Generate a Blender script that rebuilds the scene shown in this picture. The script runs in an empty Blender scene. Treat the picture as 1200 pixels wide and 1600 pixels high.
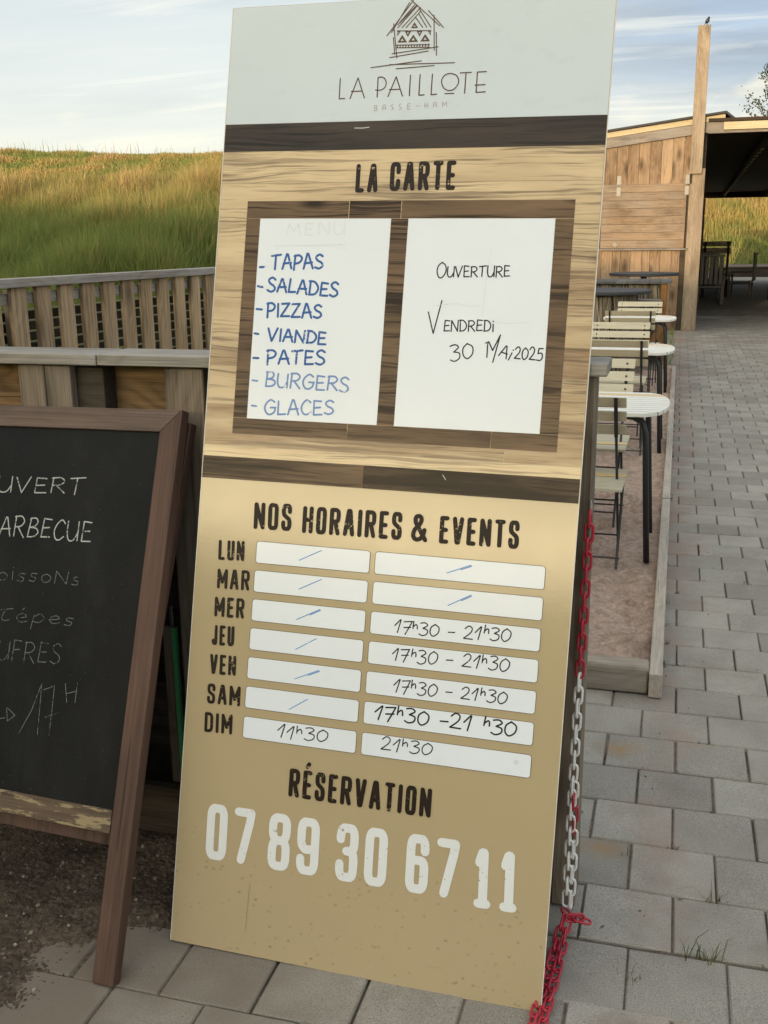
import bpy, bmesh, math, random
import numpy as np
from mathutils import Vector, Matrix, geometry
R = math.radians
scene = bpy.context.scene
col = scene.collection
random.seed(7)
rng = np.random.default_rng(11)

# ------------------------------------------------------------------ camera
cam = bpy.data.objects.new('camera', bpy.data.cameras.new('camera'))
col.objects.link(cam)
CR, CD, CB = ((0.96353, 0.26738, -0.01091), (0.05742, -0.24642, -0.96746), (-0.26137, 0.93155, -0.25279))
cam.matrix_world = Matrix(((CR[0], -CD[0], -CB[0], 0.0334), (CR[1], -CD[1], -CB[1], -1.8483), (CR[2], -CD[2], -CB[2], 1.5168), (0, 0, 0, 1)))
cam.data.sensor_fit = 'VERTICAL'
cam.data.sensor_height = 36
cam.data.lens = 36.434
cam.data.clip_start = .05
cam.data.clip_end = 3000
scene.camera = cam

# ------------------------------------------------------------------ light, sky, exposure
SUN_EL, SUN_AZ = R(6.0), R(191)          # azimuth clockwise from +Y: low sun behind the camera, a little to the left
SUN_DIR = Vector((math.sin(SUN_AZ) * math.cos(SUN_EL), math.cos(SUN_AZ) * math.cos(SUN_EL), math.sin(SUN_EL)))
sun = bpy.data.objects.new('sun', bpy.data.lights.new('sun', 'SUN'))
col.objects.link(sun)
sun.data.energy = 3.6
sun.data.angle = R(.6)
sun.data.color = (1.0, .75, .47)
sun.rotation_euler = (-SUN_DIR).to_track_quat('-Z', 'Y').to_euler()
scene.view_settings.view_transform = 'Standard'
scene.view_settings.look = 'None'
scene.view_settings.exposure = .18
scene.view_settings.gamma = 1

world = bpy.data.worlds.new('World')
scene.world = world
world.use_nodes = True


class NT:
    """small node-tree writer"""
    def __init__(s, tree):
        s.t = tree; s.n = tree.nodes; s.l = tree.links
    def add(s, typ, **kw):
        n = s.n.new(typ)
        for k, v in kw.items():
            if k == 'i':
                for a, b in v.items():
                    if isinstance(b, bpy.types.NodeSocket): s.l.new(b, n.inputs[a])
                    else: n.inputs[a].default_value = b
            else: setattr(n, k, v)
        return n
    def math(s, op, a, b=0.0, clamp=False):
        return s.add('ShaderNodeMath', operation=op, use_clamp=clamp, i={0: a, 1: b}).outputs[0]
    def mix(s, fac, a, b, blend='MIX'):
        n = s.add('ShaderNodeMix', data_type='RGBA', blend_type=blend, clamp_factor=True)
        for idx, v in ((0, fac), (6, a), (7, b)):
            if isinstance(v, bpy.types.NodeSocket): s.l.new(v, n.inputs[idx])
            else: n.inputs[idx].default_value = v if idx == 0 else (*v[:3], 1)
        return n.outputs[2]
    def ramp(s, fac, stops, interp='LINEAR'):
        n = s.add('ShaderNodeValToRGB'); cr = n.color_ramp; cr.interpolation = interp
        while len(cr.elements) < len(stops): cr.elements.new(.5)
        for e, (p, c) in zip(cr.elements, stops):
            e.position = p; e.color = (*c[:3], 1) if len(c) >= 3 else (c[0],) * 3 + (1,)
        s.l.new(fac, n.inputs[0]); return n.outputs[0]
    def noise(s, vec, scale, detail=4, rough=.55, dist=0.0):
        n = s.add('ShaderNodeTexNoise', i={'Scale': scale, 'Detail': detail, 'Roughness': rough, 'Distortion': dist})
        if vec is not None: s.l.new(vec, n.inputs['Vector'])
        return n.outputs[0]
    def mapping(s, vec, scale=(1, 1, 1), loc=(0, 0, 0), rot=(0, 0, 0)):
        n = s.add('ShaderNodeMapping', i={'Location': loc, 'Rotation': rot, 'Scale': scale}); s.l.new(vec, n.inputs[0])
        return n.outputs[0]
    def sep(s, vec):
        n = s.add('ShaderNodeSeparateXYZ'); s.l.new(vec, n.inputs[0]); return n.outputs
    def comb(s, x, y, z):
        return s.add('ShaderNodeCombineXYZ', i={0: x, 1: y, 2: z}).outputs[0]


def G(v): return (v, v, v)


def make_sky():
    t = NT(world.node_tree); t.n.clear()
    sky = t.add('ShaderNodeTexSky', sky_type='NISHITA')
    sky.sun_disc = False; sky.sun_elevation = SUN_EL; sky.sun_rotation = SUN_AZ
    sky.air_density = 1.2; sky.dust_density = 1.5; sky.altitude = 150
    d = t.add('ShaderNodeTexCoord').outputs['Generated']
    x, y, z = t.sep(d)
    zc = t.math('MAXIMUM', z, 0.0)
    k = t.math('ADD', zc, .10)
    px, py = t.math('DIVIDE', x, k), t.math('DIVIDE', y, k)
    pl = t.comb(px, py, 0.0)
    # clear part: cool blue between the clouds
    blue = t.ramp(zc, [(0, (9.6, 9.3, 7.9)), (.06, (8.6, 9.0, 8.7)), (.2, (4.6, 6.1, 8.4)), (.6, (2.9, 4.2, 6.6)), (1, (2.4, 3.6, 6.0))])
    # thin streaked veil
    n1 = t.noise(t.mapping(pl, (.42, 1.15, 1), (3.1, .4, 0), (0, 0, R(18))), 1.5, 7, .56, .35)
    n2 = t.noise(t.mapping(pl, (.22, .9, 1), (9.3, 4.4, 0), (0, 0, R(-8))), 3.2, 6, .6, .5)
    grey = t.ramp(zc, [(0, (9.9, 9.6, 8.1)), (.10, (8.3, 8.7, 8.5)), (.28, (6.6, 7.3, 7.9)), (1, (6.6, 7.0, 7.5))])
    white = t.ramp(zc, [(0, (10.2, 9.7, 7.9)), (.15, (9.9, 9.8, 9.2)), (1, (8.6, 8.7, 8.7))])
    m1 = t.ramp(n1, [(.40, G(0)), (.60, G(1))])
    m2 = t.ramp(n2, [(.53, G(0)), (.70, G(.9))])
    right = t.math('MULTIPLY_ADD', x, 3.4); t.n[-1].inputs[2].default_value = .85
    right = t.math('MINIMUM', t.math('MAXIMUM', right, 0.0), 1.0)
    grey = t.mix(right, grey, t.ramp(zc, [(0, (9.6, 9.2, 7.9)), (.09, (7.0, 7.5, 7.9)), (.17, (4.0, 4.7, 6.0)), (.4, (5.6, 6.2, 7.0)), (1, (6.6, 7.0, 7.5))]))
    c = t.mix(m1, blue, grey)
    # left of the view the veil closes to an even pale sheet
    side = t.math('MULTIPLY_ADD', x, -1.9); t.n[-1].inputs[2].default_value = .12
    side = t.math('MINIMUM', t.math('MAXIMUM', side, 0.0), .90)
    c = t.mix(side, c, grey)
    c = t.mix(m2, c, white)
    # low cumulus bank near the horizon
    n3 = t.noise(t.mapping(d, (1, 1, 2.4), (1.7, .2, 0)), 9.0, 8, .55, .2)
    low = t.ramp(z, [(.0, G(0)), (.06, G(.28)), (.11, G(.30)), (.17, G(-.2))])
    low = t.math('SUBTRACT', low, t.math('MULTIPLY', side, .22))
    m3 = t.ramp(t.math('ADD', n3, low), [(.72, G(0)), (.84, G(.8))])
    c = t.mix(m3, c, t.ramp(n3, [(.35, (7.6, 7.6, 7.9)), (.62, (10.4, 9.8, 8.4))]))
    n4 = t.noise(t.mapping(pl, (.55, 1.3, 1), (2.2, 7.7, 0), (0, 0, R(10))), 1.15, 6, .55, .3)
    nf = t.math('ADD', t.math('MULTIPLY', right, .55), .40)
    c = t.mix(nf, c, t.mix(1.0, c, t.ramp(n4, [(.34, (.74, .78, .83)), (.50, (.96, .97, .97)), (.66, (1.08, 1.07, 1.04))]), 'MULTIPLY'))
    c = t.mix(t.ramp(z, [(.02, G(.5)), (.13, G(0))]), c, (9.6, 9.2, 7.5))
    # the sky behind the photographer, towards the low sun, is the brighter and warmer half
    bk = t.math('MULTIPLY_ADD', y, -.5); t.n[-1].inputs[2].default_value = .5
    back = t.ramp(bk, [(.35, (1.04, 1.04, 1.02)), (.62, (1.5, 1.45, 1.36)), (.95, (1.95, 1.82, 1.62))])
    up = t.ramp(z, [(.30, (1, 1, 1)), (.75, (1.50, 1.38, 1.20))])
    c = t.mix(1.0, t.mix(1.0, c, back, 'MULTIPLY'), up, 'MULTIPLY')
    gl = t.math('MULTIPLY', t.ramp(z, [(.05, G(1)), (.222, G(.95)), (.262, G(.35)), (.33, G(0))]), t.ramp(t.math('ADD', t.math('MULTIPLY', x, -.27), t.math('MULTIPLY', y, -.963)), [(.86, G(0)), (.96, G(1))]))
    c = t.mix(gl, c, (125, 102, 62))
    c = t.mix(.86, sky.outputs[0], c)
    bg = t.add('ShaderNodeBackground', i={'Strength': .1}); t.l.new(c, bg.inputs[0])
    out = t.add('ShaderNodeOutputWorld'); t.l.new(bg.outputs[0], out.inputs[0])


make_sky()

# ------------------------------------------------------------------ scene-object helpers
def tag(o, label=None, cat=None, group=None, kind=None):
    if label: o['label'] = label
    if cat: o['category'] = cat
    if group: o['group'] = group
    if kind: o['kind'] = kind
    return o


def thing(name, label, cat, loc=(0, 0, 0), rotz=0.0, group=None):
    o = bpy.data.objects.new(name, None); col.objects.link(o)
    o.empty_display_size = .1
    o.location = loc; o.rotation_euler = (0, 0, rotz)
    return tag(o, label, cat, group)


def children(o): return [c for c in bpy.data.objects if c.parent == o]


def copy_tree(o, parent=None):
    c = o.copy(); col.objects.link(c); c.parent = parent
    for ch in children(o): copy_tree(ch, c)
    return c


class MB:
    def __init__(s): s.v = []; s.f = []; s.t = []
    def face(s, pts, tone=.5):
        b = len(s.v); s.v += [tuple(p) for p in pts]; s.f.append(tuple(range(b, b + len(pts)))); s.t.append(tone)
    def add(s, vs, fs, tone=.5):
        b = len(s.v); s.v += [tuple(p) for p in vs]
        for f in fs: s.f.append(tuple(i + b for i in f)); s.t.append(tone)
    def obox(s, c, ex, ey, ez, tone=None):
        tone = random.random() if tone is None else tone
        c, ex, ey, ez = map(Vector, (c, ex, ey, ez))
        vs = [c + ex * a + ey * b + ez * d for d in (-1, 1) for b in (-1, 1) for a in (-1, 1)]
        s.add(vs, [(0, 2, 3, 1), (4, 5, 7, 6), (0, 1, 5, 4), (2, 6, 7, 3), (0, 4, 6, 2), (1, 3, 7, 5)], tone)
    def box(s, x0, x1, y0, y1, z0, z1, tone=None):
        s.obox(((x0 + x1) / 2, (y0 + y1) / 2, (z0 + z1) / 2), ((x1 - x0) / 2, 0, 0), (0, (y1 - y0) / 2, 0), (0, 0, (z1 - z0) / 2), tone)
    def prism(s, poly, axis, a, b, tone=None):
        """2-D polygon extruded along an axis"""
        tone = random.random() if tone is None else tone
        def P(p, w): return {'x': (w, p[0], p[1]), 'y': (p[0], w, p[1]), 'z': (p[0], p[1], w)}[axis]
        n = len(poly); vs = [P(p, a) for p in poly] + [P(p, b) for p in poly]
        s.add(vs, [tuple(range(n - 1, -1, -1)), tuple(range(n, 2 * n))] + [(i, (i + 1) % n, n + (i + 1) % n, n + i) for i in range(n)], tone)
    def tube(s, pts, r, n=8, tone=.5, closed=False, flat=1.0):
        pts = [Vector(p) for p in pts]; m = len(pts); rings = []; up = None
        for i, p in enumerate(pts):
            a = pts[(i - 1) % m] if (closed or i) else p; b = pts[(i + 1) % m] if (closed or i < m - 1) else p
            d = (b - a).normalized()
            if up is None: up = Vector((0, 0, 1)) if abs(d.z) < .9 else Vector((1, 0, 0))
            e1 = d.cross(up).normalized(); e2 = e1.cross(d).normalized(); up = e2
            rr = r[i] if isinstance(r, (list, tuple)) else r
            rings.append([p + e1 * math.cos(2 * math.pi * k / n) * rr + e2 * math.sin(2 * math.pi * k / n) * rr * flat for k in range(n)])
        vs = [v for ring in rings for v in ring]; fs = []
        for i in range(m if closed else m - 1):
            for k in range(n):
                j = (i + 1) % m
                fs.append((i * n + k, i * n + (k + 1) % n, j * n + (k + 1) % n, j * n + k))
        if not closed: fs += [tuple(range(n - 1, -1, -1)), tuple(range((m - 1) * n, m * n))]
        s.add(vs, fs, tone)
    def build(s, name, mat, parent=None, bevel=0.0, smooth=False, world=False, segs=2):
        me = bpy.data.meshes.new(name); vs = s.v
        if world and parent is not None:
            L = parent.location; vs = [(a - L.x, b - L.y, c - L.z) for a, b, c in vs]
        me.from_pydata(vs, [], s.f); me.materials.append(mat)
        at = me.attributes.new('tone', 'FLOAT', 'FACE'); at.data.foreach_set('value', np.array(s.t, dtype=np.float32))
        if smooth: me.polygons.foreach_set('use_smooth', [True] * len(me.polygons))
        me.update()
        o = bpy.data.objects.new(name, me); col.objects.link(o)
        if parent is not None: o.parent = parent
        if bevel:
            m = o.modifiers.new('bevel', 'BEVEL'); m.width = bevel; m.segments = segs; m.limit_method = 'ANGLE'; m.angle_limit = R(40)
        return o


# ------------------------------------------------------------------ materials
def new_mat(name):
    m = bpy.data.materials.new(name); m.use_nodes = True
    t = NT(m.node_tree); b = t.n['Principled BSDF']
    return m, t, b


def plain(name, c, rough=.5, metal=0.0, var=.15, scale=30, spec=.5, bump=0.0):
    m, t, b = new_mat(name)
    co = t.add('ShaderNodeTexCoord').outputs['Object']
    n = t.noise(co, scale, 5)
    t.l.new(t.mix(t.math('MULTIPLY', n, 1.0), [v * (1 - var) for v in c], [min(1, v * (1 + var)) for v in c]), b.inputs['Base Color'])
    b.inputs['Roughness'].default_value = rough; b.inputs['Metallic'].default_value = metal
    b.inputs['Specular IOR Level'].default_value = spec
    if bump:
        bp = t.add('ShaderNodeBump', i={'Strength': bump, 'Distance': .004}); t.l.new(n, bp.inputs['Height']); t.l.new(bp.outputs[0], b.inputs['Normal'])
    return m


def wood(name, dark, light, axis='x', grain=1.0, rough=.75, knots=.5, streak=.5, grey=None, greyamt=.4, tonevar=.35, bump=.35, stain=None, spec=.3, fine=1.0, crack=.6, wave=1.0):
    """plank wood: fibres along an axis, year-ring bands, knots, weathering; 'tone' differs per plank"""
    m, t, b = new_mat(name)
    co = t.add('ShaderNodeTexCoord').outputs['Object']
    tone = t.add('ShaderNodeAttribute', attribute_name='tone').outputs['Fac']
    rnd = t.add('ShaderNodeObjectInfo').outputs['Random']
    off = t.math('ADD', t.math('MULTIPLY', tone, 37.0), t.math('MULTIPLY', rnd, 53.0))
    v = t.add('ShaderNodeVectorMath', operation='ADD'); t.l.new(co, v.inputs[0]); t.l.new(t.comb(off, off, off), v.inputs[1])
    v = v.outputs[0]
    lo, hi = 1.1 * grain, 24 * grain
    def ax(a, b_): return {'x': (a, b_, b_), 'y': (b_, a, b_), 'z': (b_, b_, a)}[axis]
    # knots bend the year rings round themselves
    kn = t.add('ShaderNodeTexVoronoi', feature='F1'); kn.inputs['Scale'].default_value = 1.0
    t.l.new(t.mapping(v, ax(2.6 * grain, 6.5 * grain)), kn.inputs['Vector'])
    kd = kn.outputs['Distance']
    warp = t.noise(t.mapping(v, ax(1.6 * grain, 5 * grain)), 1.0, 3, .5)
    along = t.math('ADD', t.math('MULTIPLY', warp, 5.5 * wave), t.math('MULTIPLY', kd, (1.6 if knots else .5) * wave))
    q = t.sep(t.mapping(v, ax(.35 * lo, .5 * hi)))
    ph = t.math('ADD', t.math('ADD', t.math('ADD', q[0], q[1]), q[2]), along)
    ring = t.math('PINGPONG', t.math('MULTIPLY', ph, 1.9), .5)
    ring = t.math('POWER', t.math('MULTIPLY', ring, 2.0), 1.7)
    fib = t.noise(t.mapping(v, ax(3.2 * fine, 210 * fine)), 1.0, 5, .62)
    fib2 = t.noise(t.mapping(v, ax(1.3, 55)), 1.0, 4, .6)
    big = t.noise(t.mapping(v, ax(1.5, 5.0)), 1.0, 5, .6)
    f = t.math('ADD', .5, t.math('MULTIPLY', t.math('SUBTRACT', ring, .5), -.34 * streak))
    f = t.math('ADD', f, t.math('MULTIPLY', t.math('SUBTRACT', fib, .5), 1.05))
    f = t.math('ADD', f, t.math('MULTIPLY', t.math('SUBTRACT', fib2, .5), .75))
    f = t.math('ADD', f, t.math('MULTIPLY', t.math('SUBTRACT', big, .5), 1.0))
    f = t.math('ADD', f, t.math('MULTIPLY', t.math('SUBTRACT', tone, .5), tonevar))
    c = t.ramp(f, [(.16, dark), (.50, [a * .5 + b_ * .5 for a, b_ in zip(dark, light)]), (.84, light)])
    # hairline drying cracks along the fibres
    ck = t.noise(t.mapping(v, ax(1.6, 120)), 1.0, 2, .4)
    c = t.mix(t.math('MULTIPLY', t.ramp(ck, [(.26, G(1)), (.31, G(0))]), crack), c, [q_ * .35 for q_ in dark])
    if grey:
        g = t.ramp(t.noise(v, 2.2, 5, .6), [(.38, G(0)), (.68, G(1))])
        c = t.mix(t.math('MULTIPLY', g, greyamt), c, t.ramp(fib, [(.3, [q * .6 for q in grey]), (.7, grey)]))
    if knots:
        km = t.ramp(kd, [(.07, G(1)), (.17, G(.6)), (.34, G(0))])
        c = t.mix(t.math('MULTIPLY', km, knots), c, [q * .28 for q in dark])
    if stain:
        sm = t.ramp(t.noise(t.mapping(v, ax(9, 42)), 1.0, 6, .65), [(.54, G(0)), (.58, G(1))])
        c = t.mix(t.math('MULTIPLY', sm, stain[0]), c, stain[1])
    t.l.new(c, b.inputs['Base Color'])
    b.inputs['Roughness'].default_value = rough; b.inputs['Specular IOR Level'].default_value = spec
    if bump:
        bp = t.add('ShaderNodeBump', i={'Strength': bump, 'Distance': .003}); t.l.new(fib, bp.inputs['Height']); t.l.new(bp.outputs[0], b.inputs['Normal'])
    return m


def ink(name, c, wear=.0, wscale=60, rough=.45, fade=0.0):
    """printed or hand-drawn ink: bare spots show the surface below"""
    m, t, b = new_mat(name)
    co = t.add('ShaderNodeTexCoord').outputs['Object']
    n = t.noise(co, wscale, 6, .7); n2 = t.noise(co, wscale * .16, 3, .5)
    b.inputs['Base Color'].default_value = (*c, 1); b.inputs['Roughness'].default_value = rough; b.inputs['Specular IOR Level'].default_value = .22
    if wear or fade:
        lim = .72 - wear * .25
        a = t.ramp(t.math('ADD', n, t.math('MULTIPLY', t.math('SUBTRACT', n2, .5), .55)), [(lim, G(1 - fade)), (min(.99, lim + .03), G(.12 if wear else 1 - fade))])
        t.l.new(a, b.inputs['Alpha'])
    return m


M = {}
M['fence'] = wood('weathered_fence_wood', (.075, .056, .038), (.29, .225, .155), 'z', knots=.9, crack=.95, grey=(.29, .255, .21), greyamt=.55)
M['fence_h'] = wood('weathered_rail_wood', (.13, .115, .095), (.36, .33, .285), 'x', knots=.3, grey=(.40, .39, .37), greyamt=.7)
M['fence_y'] = wood('weathered_rail_wood_deep', (.15, .125, .10), (.40, .36, .30), 'y', knots=.2, grey=(.42, .40, .38), greyamt=.6)
M['pallet_brown'] = wood('brown_pallet_wood', (.075, .045, .02), (.30, .19, .09), 'x', knots=.9, streak=.8, tonevar=.2)
M['pallet_dark'] = wood('dark_pallet_wood', (.03, .024, .018), (.085, .068, .05), 'x', knots=.4)
M['slat'] = wood('slat_wood', (.18, .118, .058), (.54, .39, .225), 'z', knots=.85, crack=.8, grey=(.42, .35, .27), greyamt=.2, tonevar=.25)
M['red_wood'] = wood('reddish_stained_wood', (.045, .024, .017), (.125, .072, .052), 'y', knots=.0, streak=.2, fine=1.5, rough=.6, tonevar=.15)
M['red_wood_x'] = wood('reddish_stained_rail_wood', (.06, .040, .031), (.155, .108, .086), 'x', knots=.0, streak=.2, fine=1.5, rough=.6, tonevar=.15)
M['worn_rail'] = wood('flaking_rail_wood', (.05, .035, .024), (.15, .105, .07), 'x', knots=.0, streak=.3, stain=(.75, (.34, .27, .15)), rough=.7)
M['kerb_wood'] = wood('bleached_kerb_wood', (.26, .22, .175), (.50, .44, .365), 'y', knots=.1, grey=(.46, .43, .40), greyamt=.5, tonevar=.2)
M['kerb_wood_x'] = wood('grey_kerb_wood', (.16, .135, .105), (.40, .345, .275), 'x', knots=.1, grey=(.40, .40, .39), greyamt=.5)
M['shed'] = wood('shed_plank_wood', (.135, .082, .045), (.37, .262, .165), 'z', knots=.8, grey=(.33, .26, .19), greyamt=.35, tonevar=.4, grain=.8)
M['shed_grey'] = wood('greyed_hatch_wood', (.115, .078, .05), (.28, .20, .13), 'x', knots=.3, grey=(.32, .28, .24), greyamt=.6, tonevar=.3, grain=.8)
M['shed_beam'] = wood('grey_beam_wood', (.12, .10, .085), (.28, .245, .21), 'x', knots=.4, grey=(.30, .29, .28), greyamt=.5, grain=.8)
M['timber'] = wood('pale_timber', (.15, .11, .074), (.33, .265, .195), 'z', knots=.5, grey=(.40, .35, .29), greyamt=.3, grain=.7)
M['cream_board'] = wood('cream_board', (.36, .30, .19), (.50, .43, .29), 'x', knots=.0, streak=.1, tonevar=.1)
M['orange_wood'] = wood('orange_post_wood', (.16, .075, .02), (.42, .22, .07), 'z', knots=.4)
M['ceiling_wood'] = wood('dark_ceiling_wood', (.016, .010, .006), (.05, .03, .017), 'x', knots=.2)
M['roofing'] = plain('black_roofing', (.022, .022, .024), .7, 0, .3, 12)
M['black_metal'] = plain('black_metal', (.018, .019, .021), .38, .0, .3, 40)
M['black_top'] = plain('black_tabletop', (.035, .036, .040), .6, 0, .3, 8)
M['steel'] = plain('zinc_steel', (.27, .26, .24), .6, .2, .2, 40)
M['slate'] = wood('dark_weathered_top', (.05, .048, .046), (.15, .145, .14), 'x', knots=.0, tonevar=.4)
M['lat'] = wood('cream_lath_paint', (.44, .40, .285), (.56, .515, .385), 'x', knots=0, streak=.1, tonevar=.25, rough=.5, bump=.15)
M['lat_white'] = wood('white_lath_paint', (.70, .69, .62), (.80, .79, .73), 'x', knots=0, streak=.05, tonevar=.1, rough=.45, bump=.1)
M['lat_gold'] = wood('yellow_lath_paint', (.60, .42, .17), (.72, .53, .26), 'x', knots=0, streak=.1, tonevar=.1, rough=.5, bump=.1)
M['red_plastic'] = plain('red_plastic', (.42, .022, .045), .38, 0, .12, 20)
M['white_plastic'] = plain('white_plastic', (.74, .73, .70), .42, 0, .12, 20)
M['green_paint'] = plain('green_paint', (.09, .42, .16), .5, 0, .35, 25)
M['screen_lath'] = wood('dark_lath', (.022, .019, .014), (.06, .05, .036), 'y', knots=0)
M['wire'] = plain('pale_wire', (.45, .45, .34), .5, .3)


def mat_straw():
    m, t, b = new_mat('dry_straw')
    tone = t.add('ShaderNodeAttribute', attribute_name='tone').outputs['Fac']
    t.l.new(t.ramp(tone, [(0, (.06, .048, .03)), (.5, (.23, .19, .13)), (1, (.42, .37, .27))]), b.inputs['Base Color'])
    b.inputs['Roughness'].default_value = .8
    return m


def mat_paver():
    m, t, b = new_mat('concrete_paver')
    co = t.add('ShaderNodeTexCoord').outputs['Object']
    tone = t.add('ShaderNodeAttribute', attribute_name='tone').outputs['Fac']
    x, y, z = t.sep(co)
    c = t.ramp(tone, [(0, (.255, .238, .205)), (.5, (.315, .297, .258)), (1, (.37, .35, .306))])
    sp = t.noise(co, 330, 4, .75)
    c = t.mix(t.ramp(sp, [(.36, G(.85)), (.46, G(0))]), c, (.085, .083, .08))
    c = t.mix(t.ramp(sp, [(.57, G(0)), (.68, G(.8))]), c, (.56, .55, .52))
    bl = t.noise(co, 6, 5, .6)
    c = t.mix(t.math('MULTIPLY', t.ramp(bl, [(.42, G(0)), (.7, G(1))]), .35), c, (.165, .155, .14))
    # reddish sand trodden over the paving, thickest along the sand bed and by the fence end
    n = t.noise(co, 2.3, 6, .62)
    near = t.math('SUBTRACT', 1.0, t.math('MULTIPLY', t.math('ABSOLUTE', t.math('SUBTRACT', x, .08)), 2.6), True)
    far = t.math('MULTIPLY', t.math('SUBTRACT', y, 1.2), .07, True)
    k = t.math('ADD', n, t.math('MULTIPLY', near, .30)); k = t.math('ADD', k, t.math('MULTIPLY', far, .10))
    sm = t.ramp(k, [(.74, G(0)), (.90, G(.8))])
    c = t.mix(sm, c, t.ramp(t.noise(co, 300, 3, .7), [(.3, (.22, .165, .135)), (.7, (.36, .285, .235))]))
    # dark trodden soil at the left, near the dirt
    lf = t.math('MULTIPLY', t.math('SUBTRACT', -.35, x), 1.15, True)
    d = t.ramp(t.math('ADD', t.noise(co, 3.1, 6, .6), t.math('MULTIPLY', lf, .50)), [(.48, G(0)), (.95, G(.85))])
    c = t.mix(d, c, (.165, .132, .102))
    # two rust spots
    for sx, sy, s in RUST:
        q = t.comb(t.math('MULTIPLY', t.math('SUBTRACT', x, sx), .62), t.math('SUBTRACT', y, sy), 0.0)
        ln = t.add('ShaderNodeVectorMath', operation='LENGTH'); t.l.new(q, ln.inputs[0])
        r_ = t.math('ADD', t.math('MULTIPLY', ln.outputs['Value'], s), t.math('MULTIPLY', t.math('SUBTRACT', t.noise(co, 14, 5, .6), .5), .9))
        c = t.mix(t.ramp(r_, [(0, G(.7)), (.30, G(.30)), (.85, G(0))]), c, (.33, .19, .07))
    t.l.new(c, b.inputs['Base Color'])
    b.inputs['Roughness'].default_value = .88; b.inputs['Specular IOR Level'].default_value = .25
    bp = t.add('ShaderNodeBump', i={'Strength': .35, 'Distance': .003}); t.l.new(sp, bp.inputs['Height']); t.l.new(bp.outputs[0], b.inputs['Normal'])
    return m


def mat_soil(name, a, bcol, spk, scale=90, bump=.8, patch=.5, patchc=None):
    m, t, b = new_mat(name)
    co = t.add('ShaderNodeTexCoord').outputs['Object']
    n = t.noise(co, scale, 8, .75); n2 = t.noise(co, 2.6, 6, .6)
    c = t.ramp(n, [(.3, a), (.66, bcol)])
    if patchc: c = t.mix(t.math('MULTIPLY', t.ramp(n2, [(.40, G(0)), (.62, G(1))]), patch), c, patchc)
    c = t.mix(1.0, c, t.ramp(t.noise(co, 26, 5, .65, .4), [(.34, G(.66)), (.50, G(.97)), (.66, G(1.14))]), 'MULTIPLY')
    v = t.add('ShaderNodeTexVoronoi', feature='F1', i={'Scale': scale * 2.6}); t.l.new(co, v.inputs['Vector'])
    sel = t.ramp(v.outputs['Color'], [(.86, G(0)), (.90, G(1))])
    c = t.mix(t.math('MULTIPLY', t.ramp(v.outputs['Distance'], [(.25, G(1)), (.42, G(0))]), t.math('MULTIPLY', sel, .8)), c, spk)
    t.l.new(c, b.inputs['Base Color']); b.inputs['Roughness'].default_value = .95; b.inputs['Specular IOR Level'].default_value = .15
    bp = t.add('ShaderNodeBump', i={'Strength': bump, 'Distance': .012})
    t.l.new(t.math('ADD', n, t.math('MULTIPLY', t.noise(co, scale * .22, 4, .6), 1.2)), bp.inputs['Height']); t.l.new(bp.outputs[0], b.inputs['Normal'])
    return m


def mat_grass(name, stops, rough=.6):
    m, t, b = new_mat(name)
    tone = t.add('ShaderNodeAttribute', attribute_name='tone').outputs['Fac']
    c = t.ramp(tone, stops)
    t.l.new(c, b.inputs['Base Color']); b.inputs['Roughness'].default_value = rough; b.inputs['Specular IOR Level'].default_value = .2
    tr = t.add('ShaderNodeBsdfTranslucent'); t.l.new(c, tr.inputs[0])
    mx = t.add('ShaderNodeMixShader', i={0: .3}); t.l.new(b.outputs[0], mx.inputs[1]); t.l.new(tr.outputs[0], mx.inputs[2])
    t.l.new(mx.outputs[0], t.n['Material Output'].inputs[0])
    return m


RUST = ((-.055, 1.135, 14), (-.080, .575, 16))
M['paver'] = mat_paver()
M['straw'] = mat_straw()
M['joint'] = mat_soil('joint_sand', (.085, .074, .062), (.20, .172, .142), (.28, .26, .22), 160, .5, .6, (.16, .115, .09))
M['dirt'] = mat_soil('dark_dirt', (.075, .057, .042), (.285, .220, .165), (.42, .36, .30), 85, 1.0, .70, (.060, .046, .035))
M['sand'] = mat_soil('red_sand', (.31, .222, .175), (.60, .465, .38), (.62, .55, .47), 70, 1.0, .3, (.32, .225, .17))
M['hill'] = mat_soil('bank_soil', (.07, .085, .022), (.16, .16, .055), (.2, .17, .08), 5, .8, .5, (.12, .14, .04))
M['grass'] = mat_grass('wild_grass', [(0, (.155, .205, .05)), (.3, (.215, .26, .072)), (.55, (.28, .275, .085)), (.78, (.44, .32, .11)), (1, (.52, .37, .18))])
M['weed'] = mat_grass('weed_leaf', [(0, (.05, .06, .018)), (.7, (.11, .13, .04)), (1, (.22, .18, .08))])
M['leaf'] = mat_grass('tree_leaf', [(0, (.022, .034, .009)), (1, (.06, .075, .02))])
M['bark'] = plain('tree_bark', (.10, .085, .065), .85, 0, .4, 18)

# ------------------------------------------------------------------ the setting
def sstep(a, b, v):
    u = np.clip((v - a) / (b - a), 0, 1); return u * u * (3 - 2 * u)


def hill_z(X, Y):
    """grassy bank: near on the left of the fence, far behind the canopy"""
    foot = 7.0 + 38.5 * sstep(-7.0, -1.0, X)
    wide = 12.5 + 3.0 * sstep(-7, -1, X)
    top = 3.27 + 1.4 * sstep(-7, -1, X) - .045 * np.clip(X + 9, -14, 0)
    u = np.clip((Y - foot) / wide, 0, 1)
    return top * (u * 1.12 - .12 * u * u * u) - .03


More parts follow.
